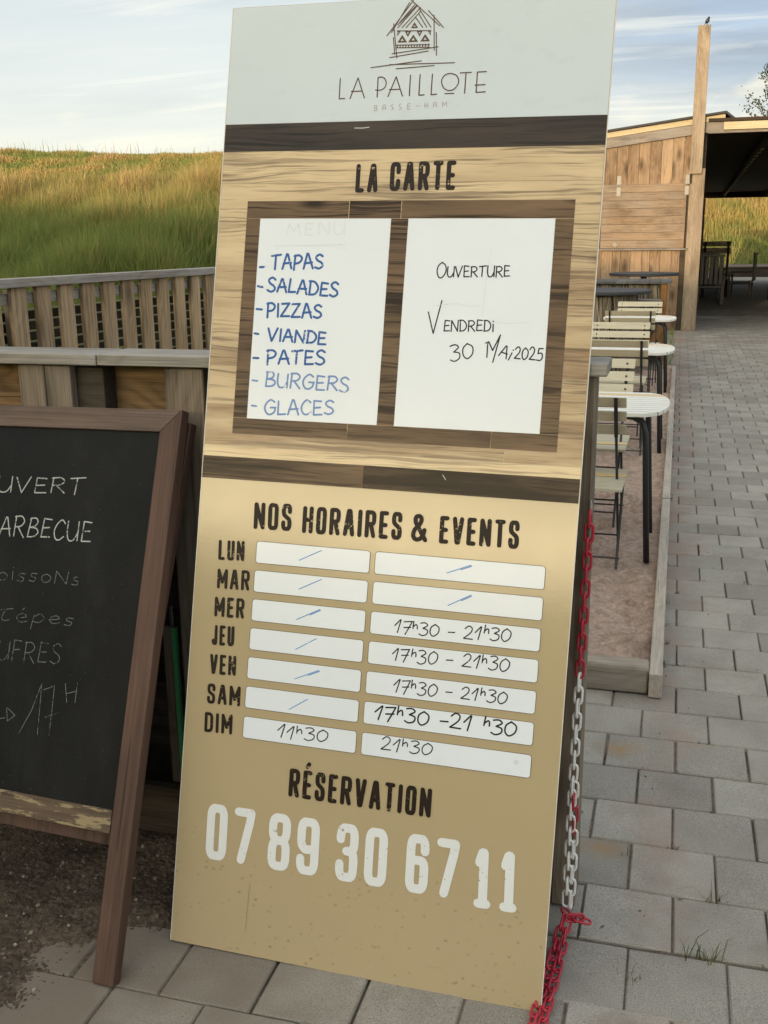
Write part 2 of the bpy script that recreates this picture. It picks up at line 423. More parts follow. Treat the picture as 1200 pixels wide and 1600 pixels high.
def grid(name, mat, xs, ys, zf, kind='structure'):
    X, Y = np.meshgrid(xs, ys); Z = zf(X, Y); nx, ny = len(xs), len(ys)
    v = np.stack([X.ravel(), Y.ravel(), Z.ravel()], 1)
    i = (np.arange(ny - 1)[:, None] * nx + np.arange(nx - 1)[None, :]).ravel()
    f = np.stack([i, i + 1, i + nx + 1, i + nx], 1)
    me = bpy.data.meshes.new(name); me.from_pydata(v.tolist(), [], f.tolist()); me.materials.append(mat)
    me.polygons.foreach_set('use_smooth', [True] * len(me.polygons))
    o = bpy.data.objects.new(name, me); col.objects.link(o); tag(o, kind=kind); return o


def bumps(X, Y, amp, sc, seed):
    r = np.random.default_rng(seed); Z = np.zeros_like(X)
    for k in range(14):
        a = r.uniform(0, 6.283); f = sc * 2 ** r.uniform(-1, 1.6)
        Z += np.sin((X * math.cos(a) + Y * math.sin(a)) * f + r.uniform(0, 6.28)) / f
    return Z * amp * sc / 4


g = MB(); g.face([(-700, -700, -.06), (700, -700, -.06), (700, 900, -.06), (-700, 900, -.06)])
tag(g.build('ground', M['hill']), kind='structure')
grid('hill', M['hill'], np.linspace(-60, 30, 181), np.linspace(5, 130, 251), lambda X, Y: hill_z(X, Y) + bumps(X, Y, .05, .9, 3) * sstep(.05, .6, hill_z(X, Y)))


def shade_bank(X, Y):      # unseen bank added behind the photographer, its crest shaped to shade the foreground
    top = 5.55 - .09 * np.clip(X + 8.5, -20, 3.5)
    return top * sstep(-14, -26, Y) * 1.0 - .03 + bumps(X, Y, .08, .7, 8) * sstep(-14, -26, Y)


grid('hill', M['hill'], np.linspace(-50, 60, 111), np.linspace(-60, -13, 60), shade_bank)  # the added bank out of view that blocks the low sun

# paving: every block real, with its own tone, laid in half bond
PW, PL_ = .205, .207
def paving():
    mb = MB(); r = random.Random(5)
    for row in range(-8, 108):
        y0 = row * PW; dx = r.uniform(-.004, .004); dy = 0
        if row == 0: dx, dy = .011, -.010
        xmax = 1.6 + max(0, y0) * .12
        off = 0.0 if row % 2 == 0 else .5
        for c in range(-9, 30):
            xa = (c + off) * PL_ + dx; xb = xa + PL_
            if xa > xmax or xb < -1.30: continue
            if y0 > 1.48 and y0 < 10.5 and xb < .03: continue
            if y0 >= 10.5 and xb < -.30: continue
            if y0 > -.01 and xa < -1.02 : continue
            if y0 > .3 and xa < -.5: continue
            if y0 > 16.4 and xa < .12: continue
            g_ = .0029; j = lambda: r.uniform(-.0018, .0018)
            X0, X1, Y0, Y1 = xa + g_ + j(), xb - g_ + j(), y0 + dy + g_ * .75 + j(), y0 + dy + PW - g_ * .75 + j()
            h = r.uniform(-.0022, .0012) - (.0 if y0 < 12 else .0); ch = .0032; tone = min(1, max(0, r.gauss(.5, .30)))
            tx, ty = r.uniform(-.0012, .0012), r.uniform(-.0012, .0012)
            vs = [(X0 + ch, Y0 + ch, h - tx - ty), (X1 - ch, Y0 + ch, h + tx - ty), (X1 - ch, Y1 - ch, h + tx + ty), (X0 + ch, Y1 - ch, h - tx + ty),
                  (X0, Y0, h - .004), (X1, Y0, h - .004), (X1, Y1, h - .004), (X0, Y1, h - .004),
                  (X0, Y0, -.03), (X1, Y0, -.03), (X1, Y1, -.03), (X0, Y1, -.03)]
            fs = [(0, 1, 2, 3)] + [(a, b, (b + 4), (a + 4))[::-1] for k in (0, 4) for a, b in ((k, k + 1), (k + 1, k + 2), (k + 2, k + 3), (k + 3, k))]
            mb.add(vs, fs, tone)
    tag(mb.build('pavement', M['paver']), kind='structure')
    b = MB()
    for x0, x1, y0, y1 in ((-1.25, 1.65, 4.02, 45), (1.65, 18, -1.75, 45)): b.face([(x0, y0, -.0065), (x1, y0, -.0065), (x1, y1, -.0065), (x0, y1, -.0065)])
    tag(b.build('joint_bed', M['joint']), kind='structure')
    nz = np.random.default_rng(3)
    grid('joint_bed', M['joint'], np.linspace(-1.25, 1.65, 260), np.linspace(-1.75, 4.02, 480), lambda X, Y: np.clip(-.0072 + bumps(X, Y, .016, 9, 51) + nz.normal(0, .0008, X.shape), -.012, -.0052))
    f = MB(); f.face([(.1, 22.15, -.003), (12, 22.15, -.003), (12, 44, -.003), (.1, 44, -.003)], .4)
    tag(f.build('terrace_floor', M['paver']), kind='structure')


paving()


def dirt_z(X, Y):
    e = bumps(X, Y, .10, 9, 21)
    edge = np.minimum(-1.075 + .30 * sstep(-.12, .12, Y) + .50 * sstep(.14, .34, Y) + e * .5, 9)
    s = (edge - X)
    return np.clip(-.012 + s * .12, -.03, .010) + bumps(X, Y, .006, 30, 5) + .02 * sstep(-1.2, -2.2, X)


NZ = np.random.default_rng(77)
grid('dirt', M['dirt'], np.concatenate([np.linspace(-3.2, -1.9, 60)[:-1], np.linspace(-1.9, -.1, 360)]), np.concatenate([np.linspace(-1.75, -.7, 60)[:-1], np.linspace(-.7, .5, 260), np.linspace(.5, 1.5, 40)[1:]]),
     lambda X, Y: dirt_z(X, Y) + NZ.normal(0, .0022, X.shape) + .004 * np.abs(bumps(X, Y, .25, 60, 14)))
grid('sand', M['sand'], np.concatenate([np.linspace(-2.1, -.4, 30)[:-1], np.linspace(-.4, .03, 60)]), np.concatenate([np.linspace(1.56, 4.5, 360)[:-1], np.linspace(4.5, 10.56, 200)]),
     lambda X, Y: .048 + bumps(X, Y, .016, 14, 33) + bumps(X, Y, .010, 45, 35) + .007 * np.sin(Y * 26 + 3 * bumps(X, Y, 1.2, 4, 2)))
gs = MB(); gs.face([(-9, 1.5, -.02), (-.3, 1.5, -.02), (-.3, 16.4, -.02), (-9, 16.4, -.02)])
tag(gs.build('side_ground', M['dirt']), kind='structure')


def blades(name, mat, P, H, Wd, tone, lean=.35, seed=1):
    """many bent grass blades as one mesh; P (n,3) feet, H heights, Wd widths"""
    r = np.random.default_rng(seed); n = len(P)
    a = r.uniform(0, 2 * np.pi, n); la = r.uniform(0, 2 * np.pi, n); ln = np.abs(r.normal(0, lean, n)) * H
    wx, wy = np.cos(a) * Wd / 2, np.sin(a) * Wd / 2
    lx, ly = np.cos(la) * ln, np.sin(la) * ln
    v = np.empty((n, 5, 3))
    v[:, 0] = P - np.stack([wx, wy, 0 * wx], 1); v[:, 1] = P + np.stack([wx, wy, 0 * wx], 1)
    mid = P + np.stack([lx * .35, ly * .35, H * .58], 1)
    v[:, 2] = mid + np.stack([wx, wy, 0 * wx], 1) * .8; v[:, 3] = mid - np.stack([wx, wy, 0 * wx], 1) * .8
    v[:, 4] = P + np.stack([lx, ly, H * (1 - .25 * (ln / H) ** 2)], 1)
    me = bpy.data.meshes.new(name); b = np.arange(n) * 5
    me.vertices.add(n * 5); me.vertices.foreach_set('co', v.ravel().astype(np.float32))
    loops = np.stack([b, b + 1, b + 2, b + 3, b + 3, b + 2, b + 4], 1).ravel().astype(np.int32)
    me.loops.add(len(loops)); me.loops.foreach_set('vertex_index', loops)
    st = np.stack([np.arange(n) * 7, np.arange(n) * 7 + 4], 1).ravel().astype(np.int32)
    me.polygons.add(n * 2); me.polygons.foreach_set('loop_start', st)
    me.update(calc_edges=True); me.validate()
    at = me.attributes.new('tone', 'FLOAT', 'FACE'); at.data.foreach_set('value', np.repeat(tone, 2).astype(np.float32))
    me.materials.append(mat); o = bpy.data.objects.new(name, me); col.objects.link(o); return o


def patch(X, Y, sc, seed):
    r = np.random.default_rng(seed); Z = np.zeros_like(X)
    for k in range(10):
        a = r.uniform(0, 6.28); f = sc * r.uniform(.6, 2.2); Z += np.sin((X * np.cos(a) + Y * np.sin(a)) * f + r.uniform(0, 6.28))
    return Z / 10


def grass_fields():
    r = np.random.default_rng(4)
    n = 250000
    Y = 7.2 + 13.2 * r.uniform(0, 1, n) ** 1.1; X = -1.0 * Y * r.uniform(.42, .98, n) + r.uniform(-1.5, 1.0, n)
    Z = hill_z(X, Y) + bumps(X, Y, .05, .9, 3) * sstep(.05, .6, hill_z(X, Y)) - .02
    pt = patch(X, Y, .8, 1); pt2 = patch(X, Y, 2.6, 9); yy = Y + 1.3 * pt + .7 * pt2
    top = sstep(15.4, 16.8, yy)
    H = (.46 + .45 * pt2 + .25 * pt) * r.uniform(.45, 1.3, n); H = np.maximum(H, .12) * (1 - top) + top * (.075 + .12 * np.clip(pt2 + .1, 0, 1)) * r.uniform(.5, 1.4, n)
    Wd = r.uniform(.004, .0095, n) * (1 + 1.1 * (r.uniform(0, 1, n) < .2)) * (1 - top) + top * r.uniform(.014, .034, n)
    tone = .15 + .50 * sstep(11.5, 15.0, yy) + .38 * pt2 + .15 * pt + r.normal(0, .15, n)
    tone = tone + .40 * (r.uniform(0, 1, n) < .06 + .30 * sstep(11.5, 14, yy)) - .05
    tone = tone * (1 - top) + top * (.52 + .75 * pt2 + .3 * pt + r.normal(0, .12, n))
    o = blades('grass', M['grass'], np.stack([X, Y, Z], 1), H, Wd, np.clip(tone, 0, 1), .42, 2)
    tag(o, 'tall wild grass with straw tips on the bank beyond the fence', 'grass', kind='stuff')
    # stalks that break the skyline
    n = 260
    Y = r.uniform(18.6, 19.6, n); X = -1.0 * Y * r.uniform(.42, .95, n); Z = hill_z(X, Y) - .02
    o = blades('grass', M['grass'], np.stack([X, Y, Z], 1), r.uniform(.12, .42, n) ** 1.0, r.uniform(.008, .016, n), r.uniform(.2, .9, n), .3, 12)
    tag(o, 'single dry stalks standing up along the top of the near bank', 'grass', kind='stuff')
    n = 40000
    Y = 45 + 17 * r.uniform(0, 1, n); X = r.uniform(-4, 14, n)
    Z = hill_z(X, Y) - .02; pt = patch(X, Y, .5, 6); pt2 = patch(X, Y, 1.6, 19)
    H = (.50 + .30 * pt) * r.uniform(.4, 1.3, n); H = np.maximum(H, .1)
    tone = .50 + .45 * pt + .35 * pt2 + r.normal(0, .14, n) + .18 * sstep(46, 54, Y)
    o = blades('grass', M['grass'], np.stack([X, Y, Z], 1), H, r.uniform(.03, .06, n), np.clip(tone, 0, 1), .4, 3)
    tag(o, 'sunlit grass and weeds on the far bank seen under the canopy', 'grass', kind='stuff')
    n = 700
    X = r.uniform(-.50, .02, n); Y = r.uniform(10.75, 16.3, n)
    o = blades('grass', M['grass'], np.stack([X, Y, 0 * X - .02], 1), r.uniform(.05, .16, n), r.uniform(.006, .012, n), r.uniform(.05, .4, n), .5, 5)
    tag(o, 'low green grass strip growing along the foot of the shed', 'grass', kind='stuff')


grass_fields()

# measured places and traced lines on the boards, in metres
SIGN_O, SIGN_U, SIGN_V, SIGN_N = (-0.97978, -0.04761, 0.00642), (0.99986, -0.00672, -0.01545), (0.01663, 0.2447, 0.96946), (-0.00273, -0.96957, 0.24478)
SIGN_W, SIGN_H = 0.8279, 2.0732
CB_O, CB_U, CB_V, CB_N = (-1.02822, -0.22112, 0.0), (0.99556, -0.09168, 0.02146), (0.0133, 0.36253, 0.93188), (-0.09321, -0.92745, 0.36214)
EM = [[[0.4099, 2.0675], [0.3567, 1.9954]], [[0.4013, 2.0627], [0.3667, 2.0026]], [[0.4048, 2.0677], [0.4699, 2.0111]], [[0.4435, 2.0439], [0.4784, 2.0071]], [[0.3699, 2.0203], [0.3822, 1.948]], [[0.3715, 1.9915], [0.3768, 1.9562]], [[0.4561, 2.0338], [0.4618, 1.9609]], [[0.4635, 1.9977], [0.4674, 1.95]], [[0.371, 1.9575], [0.4702, 1.9678]], [[0.3664, 1.9495], [0.4492, 1.9599]], [[0.3266, 1.9301], [0.4358, 1.94]], [[0.3672, 1.9348], [0.5075, 1.9333]], [[0.3821, 1.9255], [0.4642, 1.9292]], [[0.4197, 2.0563], [0.3796, 2.0113]], [[0.426, 2.0512], [0.3887, 2.011]], [[0.4266, 2.0434], [0.3977, 2.0107]], [[0.4167, 2.0558], [0.3834, 2.0213]], [[0.4225, 2.0499], [0.4514, 2.0089]], [[0.4225, 2.039], [0.4425, 2.0092]], [[0.4171, 2.0307], [0.4336, 2.0095]], [[0.4127, 2.0574], [0.3789, 2.0171]], [[0.3786, 2.005], [0.452, 2.002]], [[0.3793, 1.9751], [0.4512, 1.973]], [[0.3797, 1.9696], [0.4516, 1.9675]]]
TRI = [[[0.381, 1.9802], [0.3904, 1.996], [0.4021, 1.9799]], [[0.4045, 1.9801], [0.4144, 1.9958], [0.426, 1.98]], [[0.4304, 1.9804], [0.44, 1.9956], [0.4515, 1.9801]], [[0.4083, 2.0089], [0.4151, 2.0216], [0.4238, 2.009]], [[0.3952, 2.0039], [0.4028, 1.991], [0.4093, 2.0034]], [[0.4207, 2.0031], [0.4282, 1.9902], [0.4341, 2.0026]], [[0.3792, 2.0044], [0.3862, 2.0042], [0.38, 1.9935]], [[0.4445, 2.0023], [0.452, 2.002], [0.4519, 1.9912]]]
PLT = [[[0.2598, 1.9098], [0.2605, 1.8665], [0.2729, 1.8669]], [[0.2847, 1.8661], [0.2996, 1.9095], [0.3169, 1.8664]], [[0.2866, 1.8812], [0.3094, 1.8814]], [[0.344, 1.9085], [0.3449, 1.8674]], [[0.344, 1.9085], [0.3509, 1.9095], [0.3581, 1.9065], [0.3624, 1.898], [0.3615, 1.8893], [0.3559, 1.8837], [0.3484, 1.8818], [0.3402, 1.8825]], [[0.3683, 1.8675], [0.3837, 1.9088], [0.4002, 1.8678]], [[0.3702, 1.8822], [0.3938, 1.8823]], [[0.4144, 1.911], [0.4152, 1.8681]], [[0.4353, 1.9116], [0.4358, 1.8686], [0.4471, 1.869]], [[0.4617, 1.9113], [0.4619, 1.8687], [0.4737, 1.8697]], [[0.4994, 1.9116], [0.4893, 1.909], [0.4834, 1.9011], [0.4829, 1.8926], [0.4875, 1.8825], [0.4968, 1.8767], [0.5064, 1.877], [0.5144, 1.8834], [0.5185, 1.8919], [0.5169, 1.9013], [0.5111, 1.9082], [0.4994, 1.9116]], [[0.4914, 1.8699], [0.5104, 1.8701]], [[0.5208, 1.9117], [0.544, 1.912]], [[0.533, 1.9119], [0.533, 1.8697]], [[0.5755, 1.9126], [0.5568, 1.9122], [0.557, 1.8704], [0.5763, 1.8712]], [[0.5536, 1.8855], [0.5749, 1.8859]]]
BH = [[[0.3407, 1.8384], [0.3404, 1.85], [0.3447, 1.85], [0.3461, 1.8471], [0.3439, 1.8448], [0.3408, 1.8445]], [[0.3439, 1.8448], [0.3468, 1.8418], [0.3455, 1.839], [0.3407, 1.8384]], [[0.3586, 1.8396], [0.359, 1.8495], [0.3629, 1.8509], [0.3648, 1.8488], [0.3655, 1.8401]], [[0.3591, 1.844], [0.3652, 1.8445]], [[0.3815, 1.8517], [0.3782, 1.8505], [0.3768, 1.8476], [0.3795, 1.8455], [0.3822, 1.8435], [0.3812, 1.8404], [0.3772, 1.8394]], [[0.399, 1.8517], [0.3957, 1.8505], [0.39430000000000004, 1.8476], [0.397, 1.8455], [0.3997, 1.8435], [0.3987, 1.8404], [0.3947, 1.8394]], [[0.4191, 1.8517], [0.4126, 1.8515], [0.4131, 1.84], [0.4197, 1.8405]], [[0.413, 1.846], [0.4181, 1.8463]], [[0.4318, 1.8463], [0.4378, 1.8465]], [[0.4501, 1.8523], [0.4503, 1.8417]], [[0.4563, 1.8525], [0.4565, 1.8419]], [[0.4502, 1.8469], [0.4564, 1.8471]], [[0.4684, 1.8421], [0.4686, 1.8515], [0.4717, 1.8529], [0.4748, 1.8508], [0.4754, 1.8425]], [[0.4683, 1.8466], [0.4751, 1.8471]], [[0.4881, 1.8426], [0.4879, 1.8529], [0.4922, 1.8471], [0.4959, 1.8533], [0.4972, 1.843]]]
DASH = [[[0.105, 1.5059], [0.1153, 1.5061]], [[0.1032, 1.4644], [0.1145, 1.4625]], [[0.1037, 1.4147], [0.1165, 1.4137]], [[0.1028, 1.3613], [0.1124, 1.3602]], [[0.1042, 1.3078], [0.1163, 1.3076]], [[0.1054, 1.2588], [0.1175, 1.2579]], [[0.1078, 1.2038], [0.1191, 1.2029]]]
SL = [[[0.2423, 0.8752], [0.2917, 0.9006]], [[0.2468, 0.8132], [0.2962, 0.8389]], [[0.2464, 0.747], [0.2973, 0.774]], [[0.2488, 0.6824], [0.2944, 0.7107]], [[0.2498, 0.6176], [0.3047, 0.643]], [[0.2432, 0.551], [0.2838, 0.5779]], [[0.569, 0.877], [0.6186, 0.8977]], [[0.5761, 0.8099], [0.6232, 0.8362]]]
CS = [[[-0.3906, 0.5158], [-0.3749, 0.5193]], [[-0.3731, 0.5412], [-0.3666, 0.5131], [-0.3476, 0.5285], [-0.3716, 0.5428]], [[-0.3305, 0.4906], [-0.304, 0.5455], [-0.2858, 0.6078]], [[-0.2858, 0.6078], [-0.2826, 0.5553], [-0.2798, 0.4945]], [[-0.2784, 0.5944], [-0.2603, 0.6022], [-0.2509, 0.609]], [[-0.2509, 0.609], [-0.2489, 0.5524], [-0.2485, 0.4958]], [[-0.2652, 0.5347], [-0.2309, 0.549]], [[-0.2223, 0.6152], [-0.2124, 0.5739]], [[-0.1906, 0.6217], [-0.1904, 0.5766]], [[-0.2171, 0.5931], [-0.1893, 0.6021]]]
WB = [ ('TAPAS', [0.1316, 1.5006], [0.2501, 1.5048], 0.0309) , ('SALADES', [0.1263, 1.4539], [0.2876, 1.4448], 0.0295) , ('PIZZAS', [0.1296, 1.3978], [0.2548, 1.3993], 0.0295) , ('VIANDE', [0.1349, 1.3462], [0.2683, 1.3422], 0.0273) , ('PATES', [0.1371, 1.2952], [0.2692, 1.2984], 0.031) , ('BURGERS', [0.1366, 1.2477], [0.327, 1.2431], 0.031) , ('GLACES', [0.1387, 1.1862], [0.297, 1.1926], 0.0311) , ('MENU', [0.1632, 1.5748], [0.2945, 1.5782], 0.0264) , ('O', [0.5009, 1.4902], [0.5199, 1.4893], 0.0311) , ('UVERTURE', [0.5241, 1.4901], [0.6546, 1.4928], 0.0218) , ('ENDREDi', [0.5253, 1.3778], [0.6299, 1.3805], 0.0226) , ('30', [0.5444, 1.3163], [0.5927, 1.3263], 0.031) , ('Ai', [0.6436, 1.3307], [0.6661, 1.3219], 0.0251) , ('2025', [0.6764, 1.3259], [0.7337, 1.3244], 0.025) ,]
ST = [ ('17h30 - 21h30', [0.4648, 0.742], [0.7106, 0.7477], 0.0265) , ('17h30 - 21h30', [0.4649, 0.6822], [0.7118, 0.6877], 0.0265) , ('17h30 - 21h30', [0.4713, 0.6168], [0.712, 0.6213], 0.0265) , ('17h30 -21 h30', [0.435, 0.5556], [0.736, 0.5573], 0.0309) , ('11h30', [0.2196, 0.4862], [0.3345, 0.4934], 0.0273) , ('21h30', [0.4544, 0.4909], [0.5643, 0.4959], 0.0266) ,]
CH = [ ('UVERT', [-0.483, 1.0371], [-0.2404, 1.0439], 0.038) , ('ARBECUE', [-0.4616, 0.9334], [-0.2049, 0.9376], 0.0465) , ('oissoNs', [-0.4481, 0.8321], [-0.2188, 0.8364], 0.0296) , ('répes', [-0.4246, 0.7374], [-0.2219, 0.7453], 0.0277) , ('UFRES', [-0.417, 0.6497], [-0.2458, 0.6539], 0.0448) ,]
WV = [[0.4896, 1.4169], [0.5031, 1.3726], [0.5169, 1.4412]]
WEED0 = (0.16386, 0.19123)
WEED1 = (0.19656, 0.4141)
WEED2 = (0.0034, 0.55435)
WEED3 = (0.01156, 0.08864)
WEED4 = (0.05795, 2.51914)

# ------------------------------------------------------------------ lettering: strokes grown to flat ink
def arc(cx, cy, rx, ry, a0, a1, n=8):
    return [(cx + rx * math.cos(R(a0 + (a1 - a0) * i / n)), cy + ry * math.sin(R(a0 + (a1 - a0) * i / n))) for i in range(n + 1)]


def smooth_line(p, k=4):
    if len(p) < 3: return p
    q = [p[0]] + list(p) + [p[-1]]; out = []
    for i in range(1, len(q) - 2):
        a, b, c, d = q[i - 1], q[i], q[i + 1], q[i + 2]
        for s in range(k):
            t = s / k
            out.append(tuple(.5 * (2 * b[j] + (c[j] - a[j]) * t + (2 * a[j] - 5 * b[j] + 4 * c[j] - d[j]) * t * t + (3 * b[j] - a[j] - 3 * c[j] + d[j]) * t ** 3) for j in (0, 1)))
    return out + [p[-1]]


def ribbon(strokes, w, caps=8, taper=0.0):
    """union of thick strokes (and filled polygons given as ('fill', pts)) -> verts, faces"""
    vs, fs = [], []
    def poly(pts):
        b = len(vs); vs.extend(Vector(p) for p in pts); fs.append(list(range(b, b + len(pts))))
    for s in strokes:
        if s[0] == 'fill':
            q = s[1]; ar = sum(q[i - 1][0] * q[i][1] - q[i][0] * q[i - 1][1] for i in range(len(q)))
            poly(q if ar > 0 else q[::-1]); continue
        ww = w
        if s[0] == 'w': ww, s = s[1], s[2]
        h = ww / 2; last = len(s) - 1
        for i, p in enumerate(s):
            if caps and (i in (0, last) or caps > 4):
                poly([(p[0] + h * math.cos(2 * math.pi * k / caps + .3), p[1] + h * math.sin(2 * math.pi * k / caps + .3)) for k in range(caps)])
            if i < last:
                a, b_ = Vector(p), Vector(s[i + 1]); d = b_ - a
                if d.length < 1e-6: continue
                nrm = Vector((-d.y, d.x)).normalized() * h
                poly([a - nrm, b_ - nrm, b_ + nrm, a + nrm])
    r = geometry.delaunay_2d_cdt(vs, [], fs, 0, 1e-6, True)
    return r[0], [f for f, o in zip(r[2], r[5]) if o]


RC = [(0, .14), (0, .86), (.07, .95), (.2, 1), (.8, 1), (.93, .95), (1, .86), (1, .14), (.93, .05), (.8, 0), (.2, 0), (.07, .05), (0, .14)]
BLOCK = {   # condensed poster capitals: width, strokes in the unit box
    'L': (.40, [[(0, 1), (0, 0), (1, 0)]]), 'A': (.47, [[(0, 0), (.40, 1), (.60, 1), (1, 0)], [(.15, .30), (.85, .30)]]),
    'C': (.43, [[(1, .68), (1, .86), (.93, .95), (.8, 1), (.2, 1), (.07, .95), (0, .86), (0, .14), (.07, .05), (.2, 0), (.8, 0), (.93, .05), (1, .14), (1, .32)]]),
    'R': (.45, [[(0, 0), (0, 1), (.7, 1), (.93, .95), (1, .86), (1, .64), (.93, .55), (.7, .5), (0, .5)], [(.55, .5), (1, 0)]]),
    'T': (.42, [[(0, 1), (1, 1)], [(.5, 1), (.5, 0)]]), 'E': (.38, [[(1, 1), (0, 1), (0, 0), (1, 0)], [(0, .5), (.85, .5)]]),
    'N': (.46, [[(0, 0), (0, 1), (1, 0), (1, 1)]]), 'O': (.43, [RC]), 'H': (.45, [[(0, 0), (0, 1)], [(1, 0), (1, 1)], [(0, .5), (1, .5)]]),
    'S': (.42, [[(1, .74), (1, .86), (.93, .95), (.8, 1), (.2, 1), (.07, .95), (0, .86), (0, .72), (.1, .6), (.9, .42), (1, .3), (1, .14), (.93, .05), (.8, 0), (.2, 0), (.07, .05), (0, .14), (0, .27)]]),
    'I': (.165, [[(.5, 0), (.5, 1)]]), 'V': (.46, [[(0, 1), (.42, 0), (.58, 0), (1, 1)]]), 'M': (.56, [[(0, 0), (0, 1), (.5, .3), (1, 1), (1, 0)]]),
    'U': (.43, [[(0, 1), (0, .14), (.07, .05), (.2, 0), (.8, 0), (.93, .05), (1, .14), (1, 1)]]), 'J': (.36, [[(1, 1), (1, .14), (.93, .05), (.8, 0), (.3, 0), (.07, .05), (0, .14), (0, .2)]]),
    'D': (.44, [[(0, 0), (0, 1), (.65, 1), (.9, .93), (1, .82), (1, .18), (.9, .07), (.65, 0), (0, 0)]]),
    '&': (.52, [[(1, 0), (.15, .72), (.12, .88), (.22, .98), (.45, 1), (.6, .93), (.62, .8), (.5, .66), (.1, .42), (0, .28), (0, .14), (.12, .03), (.35, 0), (.6, .05), (.8, .2), (.9, .42)]]),
    '0': (.43, [RC]), '7': (.43, [[(0, 1), (1, 1), (.92, .8), (.35, 0)]]),
    '8': (.43, [[(.2, .53), (.05, .62), (0, .7), (0, .88), (.1, .97), (.25, 1), (.75, 1), (.9, .97), (1, .88), (1, .7), (.95, .62), (.8, .53), (.2, .53), (.05, .44), (0, .36), (0, .12), (.1, .03), (.25, 0), (.75, 0), (.9, .03), (1, .12), (1, .36), (.95, .44), (.8, .53)]]),
    '9': (.43, [[(1, .45), (.3, .43), (.07, .5), (0, .6), (0, .86), (.07, .95), (.2, 1), (.8, 1), (.93, .95), (1, .86), (1, .14), (.93, .05), (.8, 0), (.2, 0), (.07, .05), (0, .14), (0, .24)]]),
    '3': (.43, [[(0, .76), (0, .86), (.07, .95), (.2, 1), (.8, 1), (.93, .95), (1, .86), (1, .66), (.93, .57), (.75, .53), (.45, .53), (.75, .53), (.93, .48), (1, .38), (1, .14), (.93, .05), (.8, 0), (.2, 0), (.07, .05), (0, .14), (0, .26)]]),
    '6': (.43, [[(1, .76), (1, .86), (.93, .95), (.8, 1), (.2, 1), (.07, .95), (0, .86), (0, .14), (.07, .05), (.2, 0), (.8, 0), (.93, .05), (1, .14), (1, .44), (.93, .53), (.8, .57), (.2, .57), (0, .5)]]),
    '1': (.40, [[(.08, .80), (.2, .88), (.42, 1), (.58, 1), (.58, 0)], [(.05, 0), (1, 0)]]), ' ': (.26, []),
}
BLOCK['É'] = (.38, BLOCK['E'][1] + [[(.35, 1.24), (.62, 1.36)]])
C8 = lambda p: ['~', p]
